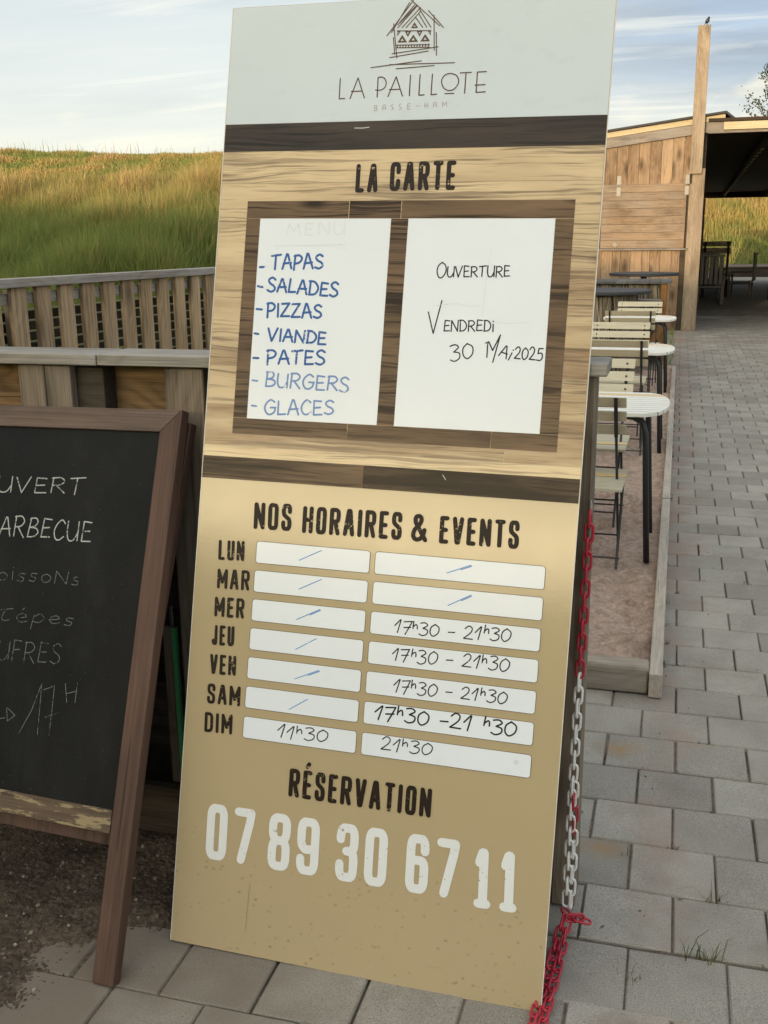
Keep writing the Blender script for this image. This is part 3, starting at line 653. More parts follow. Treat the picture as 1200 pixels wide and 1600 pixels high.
HAND = {    # upright marker handwriting
    'A': (.72, [[(0, 0), (.40, 1), (.52, .98), (1, 0)], [(.10, .36), (.92, .40)]]), 'B': (.66, [[(.05, 0), (.10, 1)], C8([(.0, .96), (.55, 1), (.80, .80), (.6, .58), (.12, .5)]), C8([(.12, .5), (.75, .46), (1, .24), (.65, .03), (.02, .0)])]),
    'C': (.66, [C8([(.95, .82), (.6, 1), (.2, .78), (.02, .42), (.25, .06), (.62, .0), (1, .18)])]), 'D': (.70, [[(.08, .02), (.12, .98)], C8([(.0, .96), (.6, .92), (1, .52), (.7, .1), (.02, .02)])]),
    'E': (.58, [[(.95, .96), (.12, 1), (.05, .02), (1, .04)], [(.10, .5), (.82, .54)]]), 'F': (.55, [[(1, .97), (.12, 1), (.02, -.05)], [(.08, .5), (.8, .54)]]),
    'G': (.76, [C8([(.9, .84), (.55, 1), (.15, .75), (.02, .4), (.25, .05), (.6, .0), (.92, .2), (.95, .46)]), [(.55, .46), (1.02, .46)]]), 'I': (.12, [[(.5, 0), (.5, 1)]]),
    'i': (.14, [[(.5, 0), (.5, .68)], [(.45, .92), (.58, .96)]]), 'L': (.52, [[(.08, 1), (.02, .02), (1, .06)]]), 'M': (.85, [[(0, 0), (.12, 1), (.5, .35), (.88, 1), (1, 0)]]),
    'N': (.72, [[(.02, 0), (.08, 1), (.92, .02), (1, 1)]]), 'O': (.74, [C8([(.5, 1), (.12, .78), (.02, .4), (.3, .02), (.7, .04), (1, .42), (.88, .82), (.45, 1)])]),
    'P': (.62, [[(.05, -.02), (.12, 1)], C8([(.0, .95), (.6, 1), (.98, .78), (.7, .5), (.1, .42)])]), 'R': (.68, [[(.05, 0), (.10, 1)], C8([(.0, .96), (.6, 1), (.92, .78), (.65, .54), (.1, .48)]), [(.35, .5), (1, 0)]]),
    'S': (.60, [C8([(.95, .86), (.55, 1), (.1, .82), (.3, .58), (.8, .42), (.95, .18), (.5, .0), (.0, .1)])]), 'T': (.72, [[(0, .93), (1, 1)], [(.46, .95), (.42, 0)]]),
    'U': (.70, [C8([(.02, 1), (.0, .4), (.22, .02), (.65, .06), (.92, .4)]), [(.98, 1), (.96, .02)]]), 'V': (.72, [[(0, 1), (.42, 0), (1, 1.05)]]), 'Z': (.66, [[(.05, .96), (.92, 1), (.0, .02), (1, .04)]]),
    'H': (.7, [[(0, 0), (.05, 1)], [(.95, 0), (1, 1)], [(.02, .5), (1, .54)]]), 'N ': (.7, []),
    'o': (.55, [C8([(.5, .62), (.05, .4), (.25, 0), (.8, .05), (.95, .4), (.5, .62)])]), 's': (.45, [C8([(.9, .58), (.3, .6), (.2, .4), (.8, .25), (.6, 0), (.0, .05)])]), 'n': (.5, [C8([(.0, 0), (.05, .6), (.1, .35), (.6, .6), (.9, .3), (.95, 0)])]),
    'r': (.55, [[(-.1, .92), (1, 1.1)], C8([(.35, 1.0), (.1, .3), (.3, 0), (.8, .1)])]), 'é': (.6, [C8([(.05, .3), (.9, .42), (.6, .68), (.1, .4), (.4, 0), (1, .1)]), [(.5, .95), (.75, 1.15)]]),
    'e': (.6, [C8([(.05, .3), (.9, .42), (.6, .68), (.1, .4), (.4, 0), (1, .1)])]), 'p': (.62, [[(.15, .62), (.05, -.6)], C8([(.12, .4), (.6, .75), (1, .4), (.6, .0), (.1, .1)])]),
    'h': (.30, [[(.0, .48), (.05, 1.08)], C8([(.02, .62), (.6, .82), (.9, .7), (.95, .48)])]), '-': (.42, [[(0, .40), (1, .42)]]), ' ': (.34, []),
    '1': (.42, [[(0, .52), (.8, 1), (.9, .98), (.55, 0)]]), '7': (.55, [[(.0, .92), (1, 1), (.38, -.08)], [(.1, .46), (.9, .52)]]),
    '3': (.56, [C8([(.08, .95), (.6, 1), (.92, .8), (.4, .55)]), C8([(.4, .55), (.95, .42), (.9, .1), (.4, -.04), (.0, .08)])]), '0': (.60, [C8([(.55, .96), (.1, .7), (.05, .25), (.4, .0), (.9, .25), (.98, .7), (.5, .96)])]),
    '2': (.58, [C8([(.02, .78), (.4, 1), (.8, .85), (.7, .5), (.0, .04)]), [(.0, .04), (1, .02)]]), '5': (.56, [[(1, 1), (.25, .98), (.15, .55)], C8([(.15, .55), (.8, .6), (.95, .25), (.6, .0), (.0, .02)])]),
}


def word(font, s, p0, p1, h, pen=0.0, gap=.12, jit=0.0, slant=0.0, fit=True, seed=0):
    """strokes of a word whose base line runs p0 -> p1"""
    r = random.Random(seed + len(s)); p0, p1 = Vector(p0), Vector(p1); L = (p1 - p0).length; ux = (p1 - p0).normalized(); uy = Vector((-ux.y, ux.x))
    adv = [font[c][0] for c in s]; tot = sum(adv) + gap * (len(s) - 1); k = L / tot; x = 0; out = []
    for c, w in zip(s, adv):
        jy = r.uniform(-jit, jit) * h; js = 1 + r.uniform(-jit, jit) * 1.2; sk = slant + r.uniform(-jit, jit)
        for st in font[c][1]:
            sm = st[0] == '~'; pts = st[1] if sm else st
            q = []
            for a, b in pts:
                X = x * k + pen / 2 + a * (w * k - pen); Y = pen / 2 + b * (h * js - pen) + jy
                q.append(tuple(p0 + ux * (X + sk * Y) + uy * Y))
            out.append(smooth_line(q) if sm else q)
        x += w + gap
    return out


def inkmesh(name, strokes, w, mat, parent, z, caps=8):
    vs, fs = ribbon(strokes, w, caps)
    mb = MB(); mb.v = [(v[0], v[1], z) for v in vs]; mb.f = [tuple(f) for f in fs]; mb.t = [.5] * len(fs)
    return mb.build(name, mat, parent)


# ------------------------------------------------------------------ the leaning menu board (local x along the foot, y up the board, z out of it)
def rounded(x0, y0, x1, y1, r, n=5):
    return arc(x1 - r, y1 - r, r, r, 0, 90, n) + arc(x0 + r, y1 - r, r, r, 90, 180, n) + arc(x0 + r, y0 + r, r, r, 180, 270, n) + arc(x1 - r, y0 + r, r, r, 270, 360, n)


def mat_panel(name, c, rough, speck=None, var=.06, scuff=0.0):
    m, t, b = new_mat(name)
    co = t.add('ShaderNodeTexCoord').outputs['Object']; x, y, z = t.sep(co)
    n = t.noise(co, 3, 4); cc = t.mix(n, [q * (1 - var) for q in c], [q * (1 + var) for q in c])
    if speck:       # dried splashes low on the panel
        sp = t.add('ShaderNodeTexVoronoi', feature='F1', i={'Scale': 95.0, 'Randomness': 1.0}); t.l.new(t.mapping(co, (.75, 1.0, 1)), sp.inputs['Vector'])
        sel = t.ramp(sp.outputs['Color'], [(.60, G(0)), (.66, G(1))])
        low = t.ramp(y, [(.03, G(.75)), (.20, G(.55)), (.28, G(0))])
        clump = t.ramp(t.noise(co, 5.5, 3), [(.42, G(.1)), (.60, G(1))])
        a = t.math('MULTIPLY', t.math('MULTIPLY', t.ramp(sp.outputs['Distance'], [(.16, G(1)), (.34, G(0))]), sel), t.math('MULTIPLY', low, clump))
        cc = t.mix(a, cc, speck)
        cc = t.mix(t.math('MULTIPLY', t.ramp(t.noise(t.mapping(co, (14, 60, 1)), 1, 5, .7), [(.62, G(0)), (.74, G(1))]), t.ramp(y, [(.05, G(.35)), (.3, G(.0))])), cc, [q * .62 for q in c])
    if scuff:
        cc = t.mix(t.math('MULTIPLY', t.ramp(t.noise(t.mapping(co, (4, 9, 1)), 2.2, 7, .72), [(.56, G(0)), (.72, G(1))]), scuff), cc, [q * .72 for q in c])
    t.l.new(cc, b.inputs['Base Color'])
    t.l.new(t.ramp(t.noise(co, 9, 5, .6), [(.3, G(rough * .85)), (.7, G(rough * 1.2))]), b.inputs['Roughness'])
    b.inputs['Specular IOR Level'].default_value = .5
    bp = t.add('ShaderNodeBump', i={'Strength': .05, 'Distance': .002}); t.l.new(t.noise(co, 120, 3, .5), bp.inputs['Height']); t.l.new(bp.outputs[0], b.inputs['Normal'])
    return m


def mat_printwood(name, dark, light, line, rough=.16, spec=.45, amt=.85):
    """photo-printed boards under gloss film: soft board tones, many thin dark grain lines, some knots"""
    m, t, b = new_mat(name)
    co = t.add('ShaderNodeTexCoord').outputs['Object']
    tone = t.add('ShaderNodeAttribute', attribute_name='tone').outputs['Fac']
    off = t.math('MULTIPLY', tone, 41.0)
    v = t.add('ShaderNodeVectorMath', operation='ADD'); t.l.new(co, v.inputs[0]); t.l.new(t.comb(off, off, 0.0), v.inputs[1]); v = v.outputs[0]
    kn = t.add('ShaderNodeTexVoronoi', feature='F1'); kn.inputs['Scale'].default_value = 1.0; t.l.new(t.mapping(v, (3.4, 11, 1)), kn.inputs['Vector'])
    kd = kn.outputs['Distance']
    bend = t.noise(t.mapping(v, (3, 7, 1)), 1.0, 3, .5)
    vb = t.add('ShaderNodeVectorMath', operation='ADD'); t.l.new(v, vb.inputs[0])
    t.l.new(t.comb(0.0, t.math('ADD', t.math('MULTIPLY', bend, .024), t.math('MULTIPLY', t.ramp(kd, [(0, G(1)), (.5, G(0))]), .012)), 0.0), vb.inputs[1]); vb = vb.outputs[0]
    big = t.noise(t.mapping(v, (2.2, 15, 1)), 1.0, 5, .6)
    f = t.math('ADD', t.math('ADD', .5, t.math('MULTIPLY', t.math('SUBTRACT', big, .5), 1.5)), t.math('MULTIPLY', t.math('SUBTRACT', tone, .5), .75))
    c = t.ramp(f, [(.10, dark), (.5, [a * .38 + q * .62 for a, q in zip(dark, light)]), (.85, light)])
    dens = t.noise(t.mapping(v, (1.6, 10, 1)), 1.0, 3, .5)
    for sc, lo, hi, am in (((3.0, 120, 1), .37, .46, amt), ((7.0, 260, 1), .36, .47, amt * .6), ((2.0, 55, 1), .35, .42, amt * .8)):
        n = t.math('ADD', t.noise(t.mapping(vb, sc), 1.0, 4, .55), t.math('MULTIPLY', t.math('SUBTRACT', dens, .5), .45))
        c = t.mix(t.math('MULTIPLY', t.ramp(n, [(lo, G(1)), (hi, G(0))]), am), c, line)
    c = t.mix(t.ramp(kd, [(.045, G(.85)), (.10, G(.4)), (.16, G(0))]), c, [q * .6 for q in line])
    t.l.new(c, b.inputs['Base Color']); b.inputs['Roughness'].default_value = rough; b.inputs['Specular IOR Level'].default_value = spec
    return m


def signboard():
    t = thing('menu_signboard', 'tall printed menu and opening hours board leaning back against the pallet fence', 'signboard', SIGN_O)
    m = Matrix((SIGN_U, SIGN_V, SIGN_N)).transposed().to_4x4(); m.translation = Vector(SIGN_O); t.matrix_world = m
    W, H = SIGN_W, SIGN_H
    gold = mat_panel('gold_print', (.44, .352, .208), .13, (.20, .145, .065))
    pale = mat_panel('pale_header_print', (.565, .63, .672), .22, scuff=.26)
    wb = mat_panel('dry_wipe_white', (.745, .795, .845), .22, scuff=.10)
    edge = plain('panel_edge_white', (.72, .70, .66), .5)
    light = mat_printwood('printed_light_boards', (.29, .18, .085), (.66, .51, .30), (.10, .057, .026), .16, .45, .62)
    mid = mat_printwood('printed_dark_boards', (.022, .014, .009), (.215, .140, .082), (.010, .007, .005), .26, .16, .7)
    char = mat_printwood('printed_charred_board', (.010, .009, .008), (.060, .044, .034), (.005, .0045, .004), .3, .25)
    p = MB(); p.box(0, W, 0, H, -.004, 0, .5); p.build('panel', gold, t)
    e = MB()
    for a in ((-.0012, 0, 0, H), (W, W + .0012, 0, H)): e.box(a[0], a[1], a[2], a[3], -.0042, .0002, .5)
    e.build('edge_trim', edge, t)
    def sheet(name, rects, z, mat, par=t):
        b = MB()
        for (x0, y0, x1, y1, tn) in rects: b.face([(x0, y0, z), (x1, y0, z), (x1, y1, z), (x0, y1, z)], tn)
        return b.build(name, mat, par)
    sheet('header_print', [(.001, 1.818, W - .001, H - .001, .5)], .0006, pale)
    seams = [1.7575, 1.688, 1.607, 1.508, 1.452, 1.352, 1.288, 1.205, 1.113]
    tn = [.82, .70, .78, .42, .60, .25, .48, .22]
    rects = []
    for k in range(8):
        cuts = [.001, W - .001] if k < 2 else [.001, (.30 + .37 * ((k * 5) % 3) / 2), W - .001]
        for j in range(len(cuts) - 1): rects.append((cuts[j] + .0006, seams[k + 1] + .0007, cuts[j + 1] - .0006, seams[k] - .0007, tn[k] - .18 * j))
    sheet('wood_print', rects, .0006, light)
    sheet('wood_print', [(.001, 1.0895, W - .001, 1.1125, .85)], .0008, light)
    sheet('board_print', [(.001, 1.7580, W - .001, 1.8175, .5)], .0008, char)
    sheet('board_print', [(.001, 1.0400, W * .45, 1.0890, .42), (W * .4505, 1.0400, W - .001, 1.0890, .18)], .0008, mid)
    # the lower edge of the printed dark board fades out into the gold, as its print does
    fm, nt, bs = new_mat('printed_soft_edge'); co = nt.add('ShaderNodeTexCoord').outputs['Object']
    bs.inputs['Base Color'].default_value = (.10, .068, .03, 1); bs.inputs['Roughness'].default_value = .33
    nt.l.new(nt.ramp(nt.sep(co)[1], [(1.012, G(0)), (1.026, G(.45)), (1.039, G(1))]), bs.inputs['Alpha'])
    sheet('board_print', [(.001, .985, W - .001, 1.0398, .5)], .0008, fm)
    # printed frame of dark boards
    fx0, fx1, fy0, fy1 = .0655, .777, 1.140, 1.650
    ix = (.0985, .3945, .4325, .7390); iy0, iy1 = 1.1755, 1.6115
    fr = [(fx0, iy1, .30, fy1, .55), (.3005, iy1, .415, fy1, .42), (.4155, iy1, fx1, fy1, .6), (fx0, fy0, .33, iy0, .62), (.3305, fy0, .64, iy0, .5), (.6405, fy0, fx1, iy0, .66),
          (fx0, iy0, ix[0], iy1, .55), (ix[1], iy0, ix[2], iy1, .62), (ix[3], iy0, fx1, iy1, .58)]
    sheet('frame_print', [(a + .0005, b + .0005, c - .0005, d - .0005, e_) for a, b, c, d, e_ in fr], .0011, mid)
    # the two dry-wipe fields
    blue, blue2, black = ink('blue_marker', (.035, .12, .36), .35, 130), ink('faded_blue_marker', (.17, .29, .55), .4, 150), ink('black_marker', (.02, .022, .028), .15, 150)
    ghost = ink('wiped_marker_trace', (.655, .675, .70), .3, 90)
    w1 = sheet('whiteboard', [(ix[0], iy0, ix[1], iy1, .5)], .0013, wb); w2 = sheet('whiteboard', [(ix[2], iy0, ix[3], iy1, .5)], .0013, wb)
    tag(w1, 'white dry-wipe field with the blue handwritten dishes'); tag(w2, 'white dry-wipe field with the black handwritten opening date')
    for i, (s, a, b, h) in enumerate(WB[:7]):
        inkmesh('handwriting', word(HAND, s, a, b, h, gap=.17, jit=.045, seed=i) + [[tuple(DASH[i][0]), tuple(DASH[i][1])]], .0040 if i >= 5 else .0048, blue2 if i >= 5 else blue, w1, .0017)
    inkmesh('wiped_writing', word(HAND, *WB[7], gap=.3, jit=.03), .0022, ghost, w1, .0016)
    inkmesh('wiped_line', [[(.135, 1.552), (.297, 1.556)]], .0016, ghost, w1, .0016)
    pieces = [word(HAND, s, a, b, h, gap=.16, jit=.05, seed=i + 20) for i, (s, a, b, h) in enumerate(WB[8:])]
    inkmesh('handwriting', pieces[0] + pieces[1], .0027, black, w2, .0017); inkmesh('handwriting', pieces[2] + [[tuple(p) for p in WV]], .0027, black, w2, .0017)
    s3 = pieces[3] + pieces[4] + pieces[5]
    s3 += [[(.6198, 1.3268), (.6195, 1.3583)], [(.6150, 1.3560), (.6215, 1.3590), (.6307, 1.3413)], [(.6307, 1.3413), (.6446, 1.3733), (.6326, 1.3169)]]
    inkmesh('handwriting', s3, .0027, black, w2, .0017)
    for q in ([(.612, 1.555), (.606, 1.47), (.604, 1.41)], [(.50, 1.43), (.545, 1.436), (.58, 1.430), (.60, 1.434)], [(.62, 1.40), (.66, 1.397), (.70, 1.401)]): inkmesh('wiped_line', [q], .0013, ghost, w2, .0016)
    # headings
    brown, white = ink('brown_print', (.014, .008, .006), .34, 140, .4), ink('white_print', (.72, .74, .74), .16, 150, .4)
    inkmesh('heading_lettering', word(BLOCK, 'LA', (.3105, 1.6664), (.3600, 1.6668), .0610, .0095, .13) + word(BLOCK, 'CARTE', (.3860, 1.6690), (.5275, 1.6706), .0610, .0095, .13), .0095, brown, t, .0012)
    inkmesh('heading_lettering', word(BLOCK, 'NOS', (.1315, .9345), (.2190, .9365), .0590, .0092, .13) + word(BLOCK, 'HORAIRES', (.2440, .9345), (.4660, .9370), .0590, .0092, .13)
            + word(BLOCK, '&', (.4870, .9365), (.5220, .9370), .0585, .0088) + word(BLOCK, 'EVENTS', (.5470, .9370), (.7135, .9388), .0580, .0092, .13), .0092, brown, t, .0012)
    inkmesh('heading_lettering', word(BLOCK, 'RÉSERVATION', (.2545, .3622), (.5715, .3632), .0620, .0096, .13), .0095, brown, t, .0012)
    ph = []
    for s, x0, x1 in (('07', .0700, .1840), ('89', .2170, .3340), ('30', .3720, .4860), ('67', .5270, .6400)): ph += word(BLOCK, s, (x0, .1965 + (x0 - .07) * .010), (x1, .1968 + (x1 - .07) * .010), .1240, .0190, .13)
    ph += word(BLOCK, '11', (.6735, .1935), (.7645, .1965), .1245, .0190, .18)
    inkmesh('phone_lettering', ph, .0190, white, t, .0012)
    dl = [('LUN', .0530, .1145, .8600), ('MAR', .0545, .1315, .7965), ('MER', .0528, .1236, .7340), ('JEU', .0510, .1045, .6710), ('VEN', .0508, .1132, .6065), ('SAM', .0492, .1282, .5405), ('DIM', .0475, .1140, .4765)]
    inkmesh('day_lettering', sum([word(BLOCK, s, (a, y), (b, y + .002), .0445, .0070, .13) for s, a, b, y in dl], []), .0070, brown, t, .0012)
    # time slots: thin white stickers
    SY = [.8850, .8215, .7580, .6945, .6305, .5660, .4995]
    inkb, inkk = ink('light_blue_marker', (.09, .27, .60), .3, 140), ink('thin_black_marker', (.018, .018, .022), .12, 160)
    slot_writing = {}
    for i in range(7):
        for side, (x0, x1) in enumerate(((.1395 + (6 - i) * .0004, .3990 + (6 - i) * .0003), (.4112 + (6 - i) * .0002, .7715))):
            b = MB(); poly = rounded(x0, SY[i] - .0238, x1, SY[i] + .0238, .0065)
            b.prism(poly, 'z', .0004, .0012, .5); sl = b.build('time_slot', wb, t); slot_writing[(i, side)] = sl
            rim = MB(); q = poly + [poly[0]]
            inkmesh('slot_outline', [q], .0011, ink('slot_line', (.10, .075, .05)), sl, .00135, 0) if i == 0 and side == 0 else inkmesh('slot_outline', [q], .0011, bpy.data.materials['slot_line'], sl, .00135, 0)
    order = [(k, 0) for k in range(6)] + [(0, 1), (1, 1)]
    for (key, (a, b)) in zip(order, SL):
        a, b = Vector(a), Vector(b); off = Vector((.0016, -.0020))
        inkmesh('marker_stroke', [[tuple(a), tuple(b)], [tuple(a.lerp(b, .55) + off), tuple(b + off)]] if key[1] or key[0] in (2, 4) else [[tuple(a), tuple(b)]], .0019, inkb, slot_writing[key], .0016)
    for key, (s, a, b, h) in zip([(2, 1), (3, 1), (4, 1), (5, 1), (6, 0), (6, 1)], ST):
        inkmesh('handwriting', word(HAND, s, a, b, h, gap=.14, jit=.05, slant=.08, seed=key[0] * 3), .0034 if key == (5, 1) else .0026, inkk, slot_writing[key], .0016)
    b = MB(); b.face([(.741 + .006 * math.cos(k), .5045 + .005 * math.sin(k), .0016) for k in np.linspace(0, 5.9, 12)]); b.build('wiped_smudge', ghost, slot_writing[(6, 1)])
    # hut emblem and name, thin brown line work
    thin = ink('brown_line_print', (.11, .068, .048), .06, 120); mb_ = ink('grey_brown_line_print', (.33, .29, .27), .1, 120)
    em = [[tuple(q) for q in s] for s in EM]
    for tri in TRI:
        c = Vector((sum(q[0] for q in tri) / 3, sum(q[1] for q in tri) / 3)); inner = [tuple(c + (Vector(q) - c) * .34) for q in tri]
        for k in range(3):
            j = (k + 1) % 3; em.append(('fill', [tuple(tri[k]), tuple(tri[j]), inner[j], inner[k]]))
    for k in range(12): em.append([(.3815 + k * .0061, 1.9695), (.3815 + k * .0061, 1.9748)])
    inkmesh('hut_emblem', em, .0021, thin, t, .0012, 6)
    inkmesh('name_lettering', [smooth_line([tuple(q) for q in s]) if len(s) > 5 else [tuple(q) for q in s] for s in PLT], .0024, thin, t, .0012)
    inkmesh('town_lettering', [[tuple(q) for q in s] for s in BH] + [[(.2828, 1.8442), (.2834, 1.8446)]], .0010, mb_, t, .0012)
    # scratches and flakes
    inkmesh('scratch', [[(.300, 1.8035), (.318, 1.8030), (.332, 1.8045)]], .0016, ink('scratch_white', (.6, .6, .58), .4, 200), t, .0012)
    inkmesh('scratch', [[(.545, 1.0800), (.552, 1.0700)]], .0014, bpy.data.materials['scratch_white'], t, .0012)
    inkmesh('scratch', [[(.180, .158), (.177, .052)]], .0007, ink('scratch_brown', (.20, .145, .07), .3, 200), t, .0012)
    return t


signboard()

# ------------------------------------------------------------------ folding chalkboard leaning on the fence
def chalkboard():
    t = thing('chalkboard', 'black chalkboard in a reddish wooden frame leaning beside the tall menu board', 'chalkboard', CB_O)
    m = Matrix((CB_U, CB_V, CB_N)).transposed().to_4x4(); m.translation = Vector(CB_O); t.matrix_world = m
    W, L, s = .66, 1.245, .052
    for x in (0, -W):
        b = MB()
        pl = [(x - s, .006), (x, .006), (x, L), (x - s, L - s)] if x == 0 else [(x, .006), (x + s, .006), (x + s, L - s), (x, L)]
        b.prism(pl, 'z', -.030, .0, .5); b.build('stile', M['red_wood'], t, .0018)
    b = MB(); b.prism([(-W + s + .0008, L - s + .0008), (-s - .0008, L - s + .0008), (-.0016, L - .0008), (-W + .0016, L - .0008)], 'z', -.028, -.001, .5); b.build('top_rail', M['red_wood_x'], t, .0015)
    b = MB(); b.box(-W + s + .001, -s - .004, .313, .362, -.030, -.003, .6); b.build('bottom_rail', M['worn_rail'], t, .0018)
    sm, nt, bs = new_mat('chalk_surface'); co = nt.add('ShaderNodeTexCoord').outputs['Object']
    n = nt.noise(nt.mapping(co, (3.0, 1.4, 1)), 1.6, 6, .6); n2 = nt.noise(co, 240, 2, .6)
    c = nt.ramp(n, [(.35, (.004, .005, .006)), (.7, (.011, .0115, .0115))]); c = nt.mix(nt.ramp(nt.noise(nt.mapping(co, (5, 2.2, 1), (0, 0, 0), (0, 0, .5)), 1.3, 6, .68, .5), [(.52, G(0)), (.72, G(.16))]), c, (.05, .052, .05)); c = nt.mix(nt.ramp(n2, [(.70, G(0)), (.76, G(.5))]), c, (.13, .13, .12))
    nt.l.new(c, bs.inputs['Base Color']); bs.inputs['Roughness'].default_value = .42; bs.inputs['Specular IOR Level'].default_value = .12
    b = MB(); b.box(-W + s, -s, .360, L - s, -.020, -.010, .5); sf = b.build('writing_surface', sm, t)
    chalk, thin = ink('white_chalk', (.40, .42, .40), .60, 260, .9), ink('thin_chalk', (.17, .185, .18), .7, 260, .9)
    for i, (w_, a, b_, h) in enumerate(CH): inkmesh('chalk_writing', word(HAND, w_, a, b_, h, gap=.22, jit=.06, slant=.05, seed=i + 40), (.0028, .0030, .0015, .0014, .0017)[i], chalk if i < 2 else thin, sf, -.0094)
    inkmesh('chalk_writing', [[tuple(p) for p in q] for q in CS], .0015, thin, sf, -.0094)
    b = MB()
    for d in (1, -1):
        q = [(-.094, .28), (-.042, .28), (.004, 1.222), (-.048, 1.222)] if d > 0 else [(-W - .004, 1.222), (-W - .004 + .052, 1.222), (-W + .094, .28), (-W + .042, .28)][::-1]
        b.prism(q, 'z', -.062, -.036, .3)
    b.box(-W + s, -s, 1.17, 1.222, -.062, -.036, .3); b.box(-W + s, -s, .28, .33, -.062, -.036, .3)
    b.build('back_frame', M['red_wood'], t, .0015)
    return t


chalkboard()

# ------------------------------------------------------------------ pallet fence behind the two boards
def pallet_fence():
    y0 = .298
    t = thing('pallet_fence', 'low weathered wooden fence of upright planks with a grey cap rail behind the boards', 'fence', (-.12, y0, 0))
    b = MB(); b.box(-1.245, -.094, .2785, .420, 1.2475, 1.273, .6); b.box(-2.6, -1.248, .2785, .420, 1.2465, 1.272, .4); b.build('cap_rail', M['fence_h'], t, .003, world=True)
    for x0, x1, tn in ((-1.470, -1.400, .75), (-1.398, -1.330, .55), (-1.087, -.990, .45), (-.962, -.875, .4), (-.72, -.62, .5), (-.42, -.32, .5), (-1.85, -1.75, .5), (-2.2, -2.1, .5)):
        b = MB(); b.box(x0, x1, y0, y0 + .028, .012, 1.240 + .004 * tn, tn); b.build('post', M['fence'], t, .004, world=True)
    b = MB(); b.box(-.172, -.118, y0, y0 + .105, .008, 1.246, .35); b.build('end_post', M['fence'], t, .003, world=True)
    b = MB(); b.box(-2.6, -.18, .385, .405, 1.06, 1.238, .8); b.build('board', M['pallet_brown'], t, .002, world=True)
    for k, (a, c) in enumerate(((.63, .80), (.24, .41))):
        b = MB(); b.box(-2.6, -.18, .386 + k * .001, .404, a, c, .1 + .2 * k); b.build('board', M['pallet_dark'], t, .002, world=True)
    b = MB(); b.box(-2.6, -.18, .330, .352, .015, .155, .2); b.build('bottom_board', M['pallet_dark'], t, .002, world=True)
    for x in (-1.31, -.97, -.60):
        b = MB(); b.box(x - .05, x + .05, y0 + .030, .384, .70, 1.236, .3); b.build('spacer_block', M['pallet_dark'], t, .003, world=True)
    # far row of uprights that closes the pallet from behind
    b = MB(); x = -2.6
    while x < -.22:
        b.box(x, x + .118, .46, .482, .02, 1.225, None); x += .128
    b.build('rear_planks', M['pallet_dark'], t, .002, world=True)


pallet_fence()
g_ = thing('painted_board', 'narrow upright board with a bright green edge in the dark gap behind the boards', 'board', (-1.13, .40, .157))
b = MB(); b.box(-1.166, -1.144, .355, .372, .157, .585, .5); b.build('bare_edge', M['fence'], g_, world=True)
b = MB(); b.box(-1.1435, -1.132, .357, .370, .157, .583, .5); b.build('green_edge', M['green_paint'], g_, world=True)


# ------------------------------------------------------------------ slatted fence across the back, running away from us
def slat_fence():
    X, y0, y1, zt = -2.545, -.6, 5.2, 1.386
    t = thing('slat_fence', 'long vertical slat fence with a grey cap rail at the foot of the grassy bank', 'fence', (X, 2.72, 0), R(-3.56))
    b = MB(); b.box(X - .045, X + .040, y0, y1, zt - .036, zt, .7); b.build('cap_rail', M['fence_y'], t, .003, world=True)
    b = MB(); y = y0 + .04; k = 0
    while y < y1 - .1:
        b.box(X, X + .022, y, y + .094, .05, zt - .0375, None); y += .163; k += 1
    b.build('slat_panel', M['slat'], t, .003, world=True)
    b = MB(); b.box(X - .042, X - .003, y0, y1, zt - .105, zt - .060, .6); b.box(X - .042, X - .003, y0, y1, .30, .36, .6); b.build('rail', M['fence_y'], t, .003, world=True)
    for yy in (.2, 1.98, 3.78, 5.1):
        b = MB(); b.box(X - .10, X - .044, yy, yy + .07, 0, zt - .05, .2); b.build('post', M['fence'], t, .003, world=True)
    b = MB(); z = .1
    while z < 1.24:
        b.box(X - .125, X - .112, y0, y1, z, z + .036, None); z += .046
    b.build('lath_screen', M['screen_lath'], t, world=True)
    b = MB(); z = .1
    while z < 1.30:
        b.tube([(X - .108, y0, z - .003), (X - .108, y1, z - .003)], .0022, 5, .5); z += .046
    b.build('wire_netting', M['wire'], t, world=True)


slat_fence()


